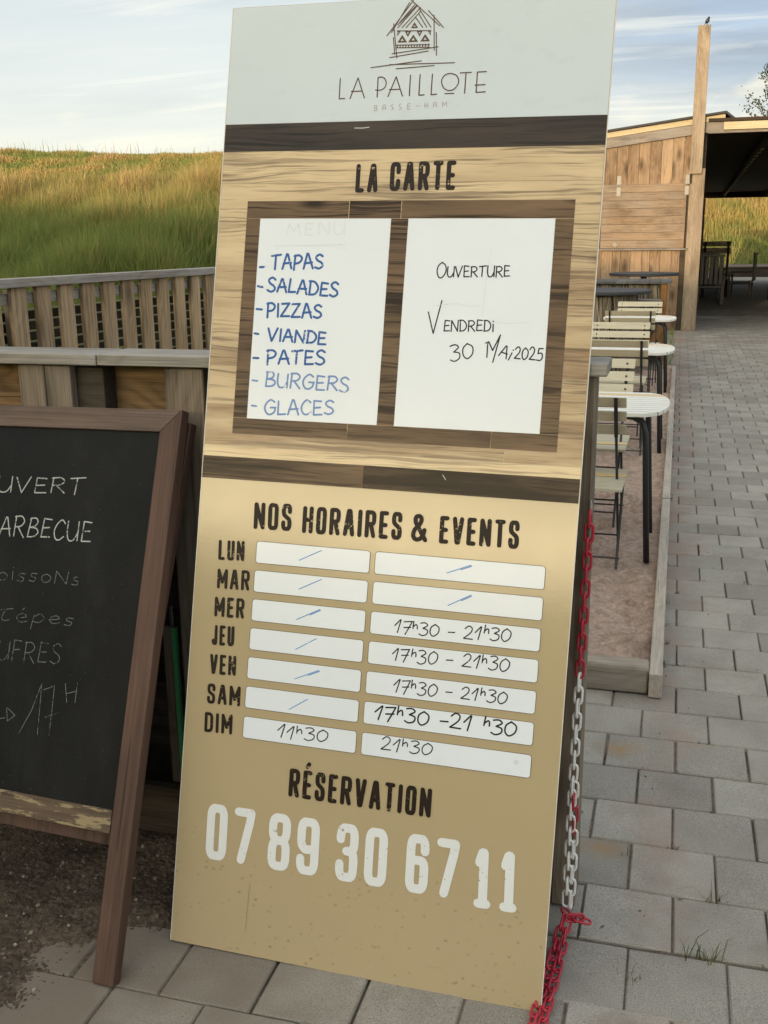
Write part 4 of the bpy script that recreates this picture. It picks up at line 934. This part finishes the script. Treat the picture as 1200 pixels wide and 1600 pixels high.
# ------------------------------------------------------------------ plastic chain on the fence end
def chain():
    t = thing('plastic_chain', 'red and white plastic barrier chain hanging from a hook on the fence end post', 'chain', (-.125, .29, .98))
    b = MB(); b.tube([(-.118, .300, .985), (-.117, .283, .985), (-.115, .275, .980), (-.115, .272, .970), (-.117, .276, .962), (-.118, .284, .962)], .003, 8)
    b.build('hook', M['steel'], t, smooth=True, world=True)
    def link(p, d, side, mat):
        d = Vector(d).normalized(); s = Vector(side); s = (s - d * s.dot(d)).normalized(); p = Vector(p)
        hl, hw = .0145, .0080; pts = []
        for a in np.linspace(-90, 90, 6): pts.append(p + d * (hl - .002 + hw * math.cos(R(a))) + s * hw * math.sin(R(a)))
        for a in np.linspace(90, 270, 6): pts.append(p - d * (hl - .002) + d * hw * math.cos(R(a)) + s * hw * math.sin(R(a)))
        m = MB(); m.tube(pts, .0030, 7, .5, closed=True); m.build('chain_link', mat, t, smooth=True, world=True)
    def run(path, cols, step=.0300, ph=0):
        path = [Vector(p) for p in path]; seg = [(path[i + 1] - path[i]).length for i in range(len(path) - 1)]; tot = sum(seg); n = int(tot / step)
        r = random.Random(len(path) + n)
        for k in range(n):
            s = (k + .5) * step; i = 0
            while i < len(seg) - 1 and s > seg[i]: s -= seg[i]; i += 1
            d = (path[i + 1] - path[i]).normalized(); p = path[i] + d * s
            side = Vector((1, .07, 0)) if (k + ph) % 2 else Vector((.12, 1, .1))
            side = side + Vector((r.uniform(-.14, .14), r.uniform(-.14, .14), r.uniform(-.1, .1)))
            link(p, d, side, M[cols(k, n)])
    run([(-.116, .272, .967), (-.122, .262, .70), (-.128, .240, .36), (-.131, .215, .05)], lambda k, n: 'red_plastic' if k < 12 else 'white_plastic')
    run([(-.124, .236, .36), (-.121, .240, .20), (-.1215, .222, .05)], lambda k, n: 'red_plastic' if 0 < k < 4 else 'white_plastic', ph=1)
    # knot and the red heap running over the paving
    run([(-.131, .215, .050), (-.118, .208, .044), (-.100, .200, .040)], lambda k, n: 'red_plastic', .02)
    run([(-.134, .208, .046), (-.142, .165, .012), (-.150, .06, .010), (-.160, -.06, .010), (-.170, -.20, .010)], lambda k, n: 'red_plastic', .0300)
    run([(-.124, .204, .044), (-.128, .150, .014), (-.133, .05, .012), (-.139, -.06, .012), (-.150, -.20, .012)], lambda k, n: 'red_plastic', .0300, 1)
    link((-.108, .196, .052), (1, .25, .05), (0, .3, 1), M['red_plastic']); link((-.094, .200, .046), (1, .1, -.2), (.2, 1, 0), M['red_plastic'])


chain()


# ------------------------------------------------------------------ sand bed edging
def sandbox():
    t = thing('sand_bed_edging', 'long low edging of bleached timber round the red sand bed beside the path', 'edging', (.035, 1.53, 0))
    b = MB()
    for y0, y1, tn, z in ((1.526, 4.06, .55, .090), (4.066, 7.3, .8, .096), (7.306, 10.57, .6, .094)): b.box(.013, .057, y0, y1, 0.002, z, tn)
    b.build('side_board', M['kerb_wood'], t, .004, world=True)
    b = MB(); b.box(-2.2, .010, 1.545, 1.635, .004, .100, .4); b.build('front_beam', M['kerb_wood_x'], t, .010, world=True, segs=3)
    b = MB(); b.box(-2.2, .010, 10.52, 10.56, .004, .090, .4); b.build('rear_board', M['kerb_wood_x'], t, .004, world=True)


sandbox()


# ------------------------------------------------------------------ terrace furniture
def table_proto():
    t = thing('bistro_table', 'nearest bistro table with pale slatted top and black tube legs standing in the sand', 'table', (0, 0, 0), group='slatted bistro tables in the sand bed')
    gold = (9,)
    for mat, sel, nm in ((M['lat_white'], lambda k: k not in gold, 'table_top'), (M['lat_gold'], lambda k: k in gold, 'yellow_slats')):
        b = MB(); n = 11
        for k in range(n):
            y0 = -.34 + k * .68 / n; y1 = y0 + .68 / n - .013; ym = (y0 + y1) / 2
            if not sel(k): continue
            def ext(y): return .350 - .075 * (abs(y) / .34) ** 2.6 - (.03 if abs(y) > .3 else 0)
            e0, e1 = ext(y0), ext(y1)
            b.prism([(-e0, y0), (e0, y0), (e1, y1), (-e1, y1)], 'z', .742, .760, None)
        b.build(nm, mat, t, .002)
    b = MB()
    for k in range(1, 11):
        y0 = -.34 + k * .68 / 11; e = .350 - .075 * (abs(y0) / .34) ** 2.6 - (.03 if abs(y0) > .3 else 0) - .004
        b.box(-e, e, y0 - .0070, y0 - .0005, .7440, .7585, .5)
    b.build('slat_gap_shade', M['black_metal'], t)  # dark strips set into the slat gaps in place of the shade between slats
    b = MB(); b.tube([(.30 * math.cos(a) * (1.02 if abs(math.cos(a)) > .7 else 1), .29 * math.sin(a), .731) for a in np.linspace(0, 2 * math.pi, 24, endpoint=False)], .011, 8, .5, closed=True)
    b.build('under_frame', M['black_metal'], t, smooth=True)
    for sx in (1, -1):
        for sy in (1, -1):
            b = MB(); b.tube([(sx * .10, sy * .20, .725), (sx * .19, sy * .21, .722), (sx * .235, sy * .22, .700), (sx * .25, sy * .225, .65), (sx * .285, sy * .265, .045)], .0145, 10)
            b.build('leg', M['black_metal'], t, smooth=True)
    return t


def chair_proto():
    t = thing('folding_chair', 'x', 'chair', (0, 0, 0), group='folding slatted chairs in the sand bed')
    hw = .215
    b = MB()
    for k in range(3):
        z = .715 + k * .065
        yb = -.25 + (.81 - z) * .667
        b.obox((0, yb - .008, z), (.228, 0, 0), (0, .004, 0), (0, -.0161, .0241), None)
    b.build('backrest', M['lat'], t, .002)
    b = MB()
    for k in range(7):
        y = -.215 + k * .062
        b.box(-.222, .222, y, y + .054, .440, .454, None)
    b.build('seat', M['lat'], t, .002)
    b = MB(); b.box(-.222, .222, .031, .031 + .054, .4545, .4565, .5); b.build('yellow_slat', M['lat_gold'], t)
    for sx in (-1, 1):
        x = sx * hw * .86
        b = MB()
        b.obox((x, -.25 + .667 * .03 - .0225, .775), (.008, 0, 0), (0, .0025, 0), (0, -.064, .096), .5)
        b.tube([(x, -.25 + .667 * .13 - .02, .68), (x, .0, .44), (x, .29, .045)], [.0065, .0065, .006], 6)
        b.build('back_leg', M['black_metal'], t, world=False)
        b = MB(); b.tube([(x + sx * .018, .19, .437), (x + sx * .018, -.08, .045)], .0065, 6); b.tube([(x + sx * .018, -.22, .434), (x + sx * .018, .2, .434)], .006, 6); b.build('front_leg', M['black_metal'], t)
    b = MB(); b.tube([(-hw, -.055, .09), (hw, -.055, .09)], .0045, 6); b.tube([(-hw * .86, .235, .12), (hw * .86, .235, .12)], .0045, 6); b.tube([(-hw * .86, .085, .33), (hw * .86, .085, .33)], .0045, 6); b.build('crossbar', M['black_metal'], t)
    b = MB()
    for sx in (-1, 1):
        for k in range(3):
            z = .715 + k * .065; yb = -.25 + (.81 - z) * .667
            b.tube([(sx * hw * .86, yb - .002, z), (sx * hw * .86, yb + .002, z + .001)], .006, 8)
    b.build('bolt', M['black_metal'], t)
    return t


tb = table_proto()
for i, (x, y, lab) in enumerate(((-.324, 3.22, 'nearest bistro table with pale slatted top and black tube legs standing in the sand'),
                                 (-.316, 5.83, 'middle bistro table with white slatted top between the first and third table of the row'),
                                 (-.319, 8.85, 'farthest bistro table of the row with white slatted top next to the straw covered bar'))):
    o = tb if i == 0 else copy_tree(tb)
    o.location = (x, y, 0); o['label'] = lab
ch = chair_proto()
CHAIRS = ((-.372, 2.90, 0, 'nearest folding chair seen from behind, tucked at the near side of the nearest table'),
          (-.405, 3.80, 180, 'folding chair facing us across the nearest slatted table'),
          (-.358, 5.48, 0, 'folding chair turned away from us at the near side of the middle table'),
          (-.392, 6.45, 180, 'folding chair facing us behind the middle slatted table'),
          (-.385, 8.42, 0, 'folding chair turned away from us at the near side of the farthest table'),
          (-.350, 9.33, 180, 'folding chair facing us behind the farthest table, close to the straw bar'))
for i, (x, y, a, lab) in enumerate(CHAIRS):
    o = ch if i == 0 else copy_tree(ch)
    o.location = (x, y, 0); o.rotation_euler = (0, 0, R(a) + random.uniform(-.03, .03)); o['label'] = lab


def straw_skirt(cx, cy, pts, zt, zb, parent, seed, flare=.05, n=420):
    """hanging straw along a closed outline"""
    r = random.Random(seed); b = MB(); m = len(pts)
    for k in range(n):
        s = r.random() * m; i = int(s) % m; f = s - int(s); a, c = Vector(pts[i]), Vector(pts[(i + 1) % m]); p = a.lerp(c, f)
        o = Vector((p.x - cx, p.y - cy)).normalized() * (flare + r.uniform(-.02, .03)); la = r.gauss(0, .05)
        w = r.uniform(.003, .007); tn = r.random(); d = (c - a).normalized() * w
        zb_ = zb + r.uniform(0, .10); z0 = zt - r.uniform(0, .02); l = (c - a).normalized() * la
        b.face([(p.x - d.x, p.y - d.y, z0), (p.x + d.x, p.y + d.y, z0), (p.x + o.x + l.x + d.x * .5, p.y + o.y + l.y + d.y * .5, zb_), (p.x + o.x + l.x - d.x * .5, p.y + o.y + l.y - d.y * .5, zb_)], tn)
    core = MB(); core.prism([(cx + (p[0] - cx) * .93, cy + (p[1] - cy) * .93) for p in pts], 'z', zb + .02, zt - .01, .2)
    b.v += [(v[0], v[1], v[2]) for v in []]
    base = len(b.v); b.v += core.v; b.f += [tuple(i + base for i in f) for f in core.f]; b.t += [.12] * len(core.f)
    return b.build('straw_skirt', M['straw'], parent, world=True)


def round_pts(cx, cy, r, n=24): return [(cx + r * math.cos(2 * math.pi * k / n), cy + r * math.sin(2 * math.pi * k / n)) for k in range(n)]


def bars():
    t = thing('bar_table', 'round black high table standing farthest back against the shed wall', 'table', (-.42, 12.7, 0))
    b = MB(); b.prism(round_pts(-.42, 12.7, .455, 32), 'z', 1.035, 1.075, .5); b.build('table_top', M['black_top'], t, .006, world=True)
    b = MB(); b.tube([(-.42, 12.7, .02), (-.42, 12.7, 1.03)], .04, 12); b.prism(round_pts(-.42, 12.7, .24), 'z', 0, .02, .5); b.build('pedestal', M['black_metal'], t, world=True)
    t = thing('straw_bar', 'straw covered bar counter with a dark planked top and orange corner posts', 'bar', (-.6, 11.3, 0))
    b = MB()
    for k in range(9): b.box(-1.20 + k * .129, -1.20 + k * .129 + .125, 10.90, 11.75, 1.000, 1.030, None)
    b.build('counter_top', M['slate'], t, .003, world=True)
    straw_skirt(-.63, 11.35, [(-1.13, 11.0), (-.15, 11.0), (-.15, 11.65), (-1.13, 11.65)], .995, .05, t, 3, .02, 520)
    for x, y in ((-.13, 10.95), (-1.17, 10.95), (-.13, 11.67), (-1.17, 11.67)):
        b = MB(); b.box(x - .035, x + .035, y - .03, y + .03, 0, .998, None); b.build('corner_post', M['orange_wood'], t, .004, world=True)
    b = MB(); b.box(-.52, -.155, 10.70, 10.96, .80, .83, .5); b.build('shelf', M['shed_beam'], t, .003, world=True)
    b = MB(); b.obox((-.26, 10.90, .30), (.16, 0, .26), (0, .015, 0), (-.03, 0, .02), .4); b.obox((-.26, 10.865, .30), (-.16, 0, .26), (0, .015, 0), (-.03, 0, -.02), .6); b.build('brace', M['orange_wood'], t, .003, world=True)
    t = thing('bar_table', 'black round high table with a hanging straw skirt in front of the planked bar', 'table', (-.87, 10.25, 0))
    b = MB(); b.prism(round_pts(-.87, 10.25, .62, 36), 'z', .925, .965, .5); b.build('table_top', M['black_top'], t, .014, world=True, segs=3)
    straw_skirt(-.87, 10.25, round_pts(-.87, 10.25, .47), .92, .06, t, 5, .10, 560)


bars()


# ------------------------------------------------------------------ shed, timber mast, canopy
def shed():
    Y = 16.62
    t = thing('wooden_shed', 'plank serving hut with a closed horizontal board hatch and a sloping black roof', 'shed', (-1.4, Y, 0))
    b = MB(); x = -3.2
    while x < .10:
        w = .178; b.box(x, min(x + w - .004, .108), Y, Y + .022, 2.30, 2.925 + (x + 1.25) * .118 + .14, None); x += w
    b.build('wall', M['shed'], t, .003, world=True)
    b = MB(); x = -3.2; k = 0
    while x < .02:
        w = (.185, .13, .17)[k % 3]; b.box(x, min(x + w - .005, .1), Y, Y + .022, .0, 1.318, None); x += w; k += 1
    b.build('wall', M['shed'], t, .003, world=True)
    b = MB(); b.box(-3.2, .34, Y + .025, Y + .05, 0, 3.05, .1); b.box(-3.2, -3.15, Y + .05, Y + 3.2, 0, 2.8, .3); b.box(.30, .34, Y + .05, Y + 3.2, 0, 3.15, .3); b.build('inner_wall', M['pallet_dark'], t, world=True)
    h = MB(); z = 1.358
    for k in range(8): h.box(-1.285, .075, Y - .030, Y - .006, z, z + .125, None); z += .1283
    hb = h.build('hatch', M['shed_grey'], t, .003, world=True)
    for hx in (-1.02, .075):
        b = MB(); b.box(hx - .032, hx + .032, Y - .037, Y - .031, 2.20, 2.34, .5); b.box(hx - .032, hx + .032, Y - .010, Y - .001, 2.39, 2.52, .5); b.tube([(hx - .04, Y - .034, 2.375), (hx + .04, Y - .034, 2.375)], .014, 8)
        b.build('hinge', M['steel'], hb, world=False).location = -t.location
    b = MB(); b.box(-1.08, -1.00, Y - .050, Y - .031, 1.400, 1.43, .5); b.box(-1.055, -1.025, Y - .062, Y - .031, 1.38, 1.45, .5); b.build('latch', M['steel'], hb, world=False).location = -t.location
    b = MB(); b.box(-1.45, .31, Y - .085, Y - .002, 1.320, 1.352, .5); b.build('ledge', M['shed_beam'], t, .004, world=True)
    b = MB(); b.box(.112, .150, Y - .022, Y + .020, 0, 2.37, .8); b.box(.155, .178, Y - .018, Y + .018, 0, 2.37, .5); b.build('trim_board', M['timber'], t, .003, world=True)
    # sloping fascia and roof
    def zl(x): return 2.963 + (x + 1.22) * .1195
    b = MB(); b.prism([(-3.3, zl(-3.3)), (.60, zl(.60)), (.60, zl(.60) + .155), (-3.3, zl(-3.3) + .155)], 'y', Y - .045, Y - .010, .5); b.build('fascia', M['shed_beam'], t, .003, world=True)
    b = MB(); b.prism([(-3.3, zl(-3.3) + .158), (.60, zl(.60) + .158), (.60, zl(.60) + .245), (-3.3, zl(-3.3) + .245)], 'y', Y - .060, Y - .025, .5); b.build('fascia_trim', M['cream_board'], t, .003, world=True)
    b = MB(); b.prism([(-3.4, zl(-3.4) + .248), (.60, zl(.60) + .248), (.80, zl(.60) + .10), (.83, zl(.60) + .115), (.61, zl(.60) + .285), (-3.4, zl(-3.4) + .285)], 'y', Y - .12, Y + 3.4, .5); b.build('roof', M['roofing'], t, .004, world=True)
    m = thing('timber_mast', 'tall squared timber mast rising above the hut roof with a bird on its top', 'post', (.24, 16.5, 0))
    b = MB(); b.box(.146, .343, 16.49, 16.56, 0, 2.60, .35); b.build('lower_post', M['timber'], m, .006, world=True)
    b = MB(); b.box(.097, .289, 16.42, 16.485, 2.515, 4.728, .6); b.build('upper_post', M['timber'], m, .006, world=True)
    bd = thing('bird', 'small dark bird perched on top of the timber mast', 'bird', (.225, 16.45, 4.728))
    b = MB(); b.tube([(.205, 16.45, 4.748), (.212, 16.45, 4.762), (.224, 16.45, 4.778), (.236, 16.45, 4.797), (.243, 16.45, 4.815), (.248, 16.45, 4.830), (.254, 16.45, 4.838), (.268, 16.45, 4.836)], [.004, .020, .030, .030, .022, .019, .016, .003], 12); b.build('body', M['black_metal'], bd, smooth=True, world=True)
    b = MB(); b.tube([(.212, 16.45, 4.765), (.196, 16.45, 4.745), (.186, 16.45, 4.733)], [.010, .008, .006], 6, flat=.5); b.build('tail', M['black_metal'], bd, smooth=True, world=True)
    b = MB(); b.tube([(.226, 16.443, 4.755), (.228, 16.443, 4.729)], .0025, 5); b.tube([(.231, 16.457, 4.755), (.233, 16.457, 4.729)], .0025, 5); b.build('leg', M['black_metal'], bd, world=True)


shed()


def canopy():
    t = thing('terrace_canopy', 'large flat timber canopy roof with dark underside beside the hut', 'canopy', (5, 27, 0))
    b = MB(); b.box(.345, 11, 16.50, 16.58, 3.130, 3.300, .4); b.build('front_beam', M['shed_beam'], t, .004, world=True)
    b = MB(); b.box(.580, 11, 16.455, 16.495, 3.175, 3.292, .6); b.build('fascia_board', M['cream_board'], t, .004, world=True)
    b = MB()
    def zc(y): return 3.302 - (y - 16.5) * .0105
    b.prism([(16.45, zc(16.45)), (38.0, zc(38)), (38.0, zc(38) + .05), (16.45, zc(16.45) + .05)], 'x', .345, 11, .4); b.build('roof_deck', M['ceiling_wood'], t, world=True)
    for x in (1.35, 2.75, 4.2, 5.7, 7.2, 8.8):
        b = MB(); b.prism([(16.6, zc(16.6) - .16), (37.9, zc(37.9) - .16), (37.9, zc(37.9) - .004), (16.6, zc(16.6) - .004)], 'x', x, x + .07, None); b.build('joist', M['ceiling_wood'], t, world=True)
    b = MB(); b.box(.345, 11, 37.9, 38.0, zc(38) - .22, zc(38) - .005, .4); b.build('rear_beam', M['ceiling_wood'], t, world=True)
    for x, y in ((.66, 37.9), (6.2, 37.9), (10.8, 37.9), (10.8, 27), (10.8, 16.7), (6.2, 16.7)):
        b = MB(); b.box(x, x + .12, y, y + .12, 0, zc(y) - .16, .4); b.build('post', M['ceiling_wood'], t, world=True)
    b = MB(); b.box(.355, .385, 20.1, 36.5, 0, 3.0, .3); b.build('shade_wall', M['ceiling_wood'], t, world=True)  # unseen wall added to keep light from the left off the terrace
    b = MB(); b.box(10.9, 11, 16.6, 38, 0, 3.1, .3); b.build('shade_wall', M['ceiling_wood'], t, world=True)  # unseen wall added to close the right side and keep the inside dark
    b = MB()
    for k in range(24):
        y = 19.5 + k * .75; b.box(1.36, 1.41, y, y + .42, zc(y) - .178, zc(y) - .165, .5)
    b.build('roof_gap_light', M['cream_board'], t, world=True)  # pale strips standing in for daylight through gaps between the roof boards


canopy()


def under_canopy():
    t = thing('high_back_bench', 'pale wooden bench with a high two-board back under the canopy', 'bench', (.95, 27.5, 0))
    b = MB(); b.box(.58, 1.30, 27.55, 27.60, 1.29, 1.42, .8); b.box(.58, 1.30, 27.55, 27.60, 1.10, 1.255, .6); b.build('backrest', M['timber'], t, .004, world=True)
    b = MB(); b.box(.56, 1.32, 27.1, 27.54, .44, .48, .5); b.build('seat', M['timber'], t, .004, world=True)
    for x in (.62, 1.20):
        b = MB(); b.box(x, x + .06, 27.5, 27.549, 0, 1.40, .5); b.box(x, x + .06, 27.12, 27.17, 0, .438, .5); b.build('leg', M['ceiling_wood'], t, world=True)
    t = thing('terrace_table', 'brown topped table among dark chairs in the shade of the canopy', 'table', (.85, 25.6, 0))
    b = MB(); b.box(.42, 1.15, 25.2, 26.0, .745, .775, .5); b.build('table_top', M['pallet_brown'], t, .004, world=True)
    for x in (.47, 1.06):
        for y in (25.25, 25.9):
            b = MB(); b.box(x, x + .045, y, y + .045, 0, .744, .5); b.build('leg', M['black_metal'], t, world=True)
    def armchair(loc, rz, lab):
        t = thing('dark_armchair', lab, 'chair', loc, rz, 'dark terrace chairs under the canopy')
        b = MB(); b.box(-.29, .29, -.27, .27, .36, .44, .5); b.build('seat', M['black_metal'], t, .02)
        b = MB()
        for k in range(5): b.box(-.26 + k * .106, -.26 + k * .106 + .092, -.33, -.295, .45, 1.08, .5)
        b.box(-.29, .29, -.335, -.290, 1.081, 1.14, .5); b.build('backrest', M['black_metal'], t, .01)
        for sx in (-1, 1):
            b = MB(); b.box(sx * .29 - .03, sx * .29 + .03, -.30, .27, .64, .68, .5); b.build('armrest', M['black_metal'], t, .01)
            for sy in (-1, 1):
                b = MB(); b.box(sx * .27 - .025, sx * .27 + .025, sy * .25 - .025, sy * .25 + .025, 0, .638 if sy > 0 else .46, .5); b.build('leg', M['black_metal'], t)
        return t
    a = armchair((.75, 24.3, 0), 0, 'dark chair in front of the brown table under the canopy')
    for loc, rz, lab in (((1.55, 26.6, 0), 80, 'dark armchair standing right of the brown table under the canopy'), ((2.55, 26.0, 0), 20, 'dark chair at the right edge of the view under the canopy'), ((.72, 26.9, 0), 180, 'dark chair between the brown table and the high backed bench')):
        c = copy_tree(a); c.location = loc; c.rotation_euler = (0, 0, R(rz)); c['label'] = lab
    t = thing('low_platform', 'low red-brown timber platform behind the canopy at the foot of the far bank', 'platform', (4.5, 43, 0))
    b = MB(); b.box(1.75, 10, 42.2, 46.5, .36, .40, .5); b.build('deck', M['red_wood_x'], t, .01, world=True)
    b = MB(); b.box(1.8, 10, 42.25, 42.32, 0, .358, .3); b.build('skirt_board', M['pallet_dark'], t, world=True)


under_canopy()


def birch():
    base = Vector((3.70, 56.0, float(hill_z(np.array(3.70), np.array(56.0))) - .1))
    t = thing('young_tree', 'slender young tree with sparse leaves on the bank beyond the canopy', 'tree', base)
    r = random.Random(12); tr = MB(); lv = MB()
    top = Vector((.25, 0, 6.6)); tr.tube([(0, 0, 0), (.04, .02, 2), (.10, 0, 4), tuple(top)], [.085, .06, .04, .012], 7)
    for k in range(46):
        z = r.uniform(1.6, 6.4); p = Vector((.25 * z / 6.6, 0, z)); a = r.uniform(0, 6.28); l = (7.2 - z) * r.uniform(.22, .42)
        e = p + Vector((math.cos(a) * l, math.sin(a) * l, l * r.uniform(.5, 1.3))); m_ = p.lerp(e, .5) + Vector((0, 0, -.08))
        tr.tube([p, m_, e], [.022, .014, .005], 5)
        for j in range(26):
            q = p.lerp(e, r.uniform(.25, 1.08)) + Vector((r.gauss(0, .10), r.gauss(0, .10), r.gauss(0, .09))); s = r.uniform(.045, .085)
            u = Vector((r.gauss(0, 1), r.gauss(0, 1), r.gauss(0, 1))).normalized(); w = u.orthogonal().normalized()
            lv.face([q - u * s, q + w * s * .62, q + u * s * 1.1, q - w * s * .62], r.random())
    tr.build('trunk', M['bark'], t, smooth=True); lv.build('crown', M['leaf'], t)


birch()


# ------------------------------------------------------------------ weeds in the joints
def weed(x, y, n, h, lab, lean=.75, seed=1):
    r = np.random.default_rng(seed); P = np.stack([r.normal(x, .012 + .012 * (h > .06), n), r.normal(y, .008, n), np.full(n, -.006)], 1)
    H = r.uniform(.35, 1.0, n) * h; H[0] = h * 1.25
    o = blades('weed', M['weed'], P, H, r.uniform(.0012, .0028, n), r.uniform(.1, 1, n), lean, seed); tag(o, lab, 'weed', 'weeds in the paving joints')


WEEDS = ((WEED0, 26, .075, 'grass tuft with long thin blades in a joint at the lower right of the paving'),
         (WEED1, 14, .050, 'small grass sprig at a paving joint corner near the right edge'),
         (WEED2, 9, .035, 'tiny weed in a joint beside the rusty stain close to the fence end'),
         (WEED3, 9, .035, 'tiny weed in a joint low down between the chain and the long grass tuft'),
         (WEED4, 12, .045, 'green sprig beside the timber edging of the sand bed'))
for i, (p, n, h, lab) in enumerate(WEEDS): weed(p[0], p[1], n, h, lab, .8, 60 + i)


def pebbles():
    r = random.Random(9); b = MB()
    for k in range(700):
        x, y = r.uniform(-1.75, -.95), r.uniform(-.55, .30)
        if k % 9 == 0: x, y = r.uniform(-1.0, .9), r.uniform(-.4, 2.2)
        z = float(dirt_z(np.array(x), np.array(y))) if k % 9 else 0.0
        if k % 9 and z < -.004: continue
        s = r.uniform(.0018, .0052) * (.6 if k % 9 == 0 else 1); a = r.uniform(0, 6.28)
        pts = [(x + s * math.cos(a + j * 1.26) * r.uniform(.7, 1.2), y + s * math.sin(a + j * 1.26) * r.uniform(.7, 1.2)) for j in range(5)]
        b.prism(pts, 'z', max(z, 0) - .001, max(z, 0) + s * .8, r.random())
    m, t, bs = new_mat('pebble'); tone = t.add('ShaderNodeAttribute', attribute_name='tone').outputs['Fac']
    t.l.new(t.ramp(tone, [(0, (.06, .045, .033)), (.75, (.21, .17, .13)), (1, (.40, .36, .31))]), bs.inputs['Base Color']); bs.inputs['Roughness'].default_value = .9
    o = b.build('gravel', m); tag(o, 'loose grit and small stones scattered over the dirt and paving', 'gravel', kind='stuff')


pebbles()


def joint_moss():
    r = np.random.default_rng(31); P = []
    for k in range(46):
        row = int(r.integers(-3, 24)); c = int(r.integers(-1, 6)); y = row * PW; x = (c + (0 if row % 2 == 0 else .5)) * PL_
        if x < -.1 or (x < .08 and y > 1.45): continue
        for q in range(int(r.integers(4, 12))): P.append((x + r.normal(0, .012), y + r.normal(0, .004), -.006))
    for k in range(26):
        y = r.uniform(1.6, 10); P += [(.0595 + abs(r.normal(0, .006)), y + r.normal(0, .02), -.003) for q in range(9)]
    P = np.array(P); n = len(P)
    o = blades('moss', M['weed'], P, r.uniform(.006, .022, n), r.uniform(.0015, .0035, n), r.uniform(0, 1, n), .7, 44); tag(o, 'moss and tiny sprouts in the paving joints', 'moss', kind='stuff')
    b = MB()
    for x, y in ((.062, -.075), (.105, -.085), (.03, .33), (.25, 3.33), (.28, 3.30), (.23, 2.42), (-.05, .25), (.12, .40), (.20, 1.9), (-.60, -.23), (-.56, -.22), (-.30, -.20), (.40, 2.9), (.15, 4.2)):
        a = r.uniform(0, 6.28); s = r.uniform(.004, .010)
        b.face([(x + s * math.cos(a), y + s * math.sin(a), .0015), (x - s * .35 * math.sin(a), y + s * .35 * math.cos(a), .004), (x - s * math.cos(a), y - s * math.sin(a), .0015), (x + s * .4 * math.sin(a), y - s * .4 * math.cos(a), .0012)], r.uniform(0, .3))
    o = b.build('leaf_litter', M['bark']); tag(o, 'dark leaf scraps lying on the paving', 'litter', kind='stuff')


joint_moss()
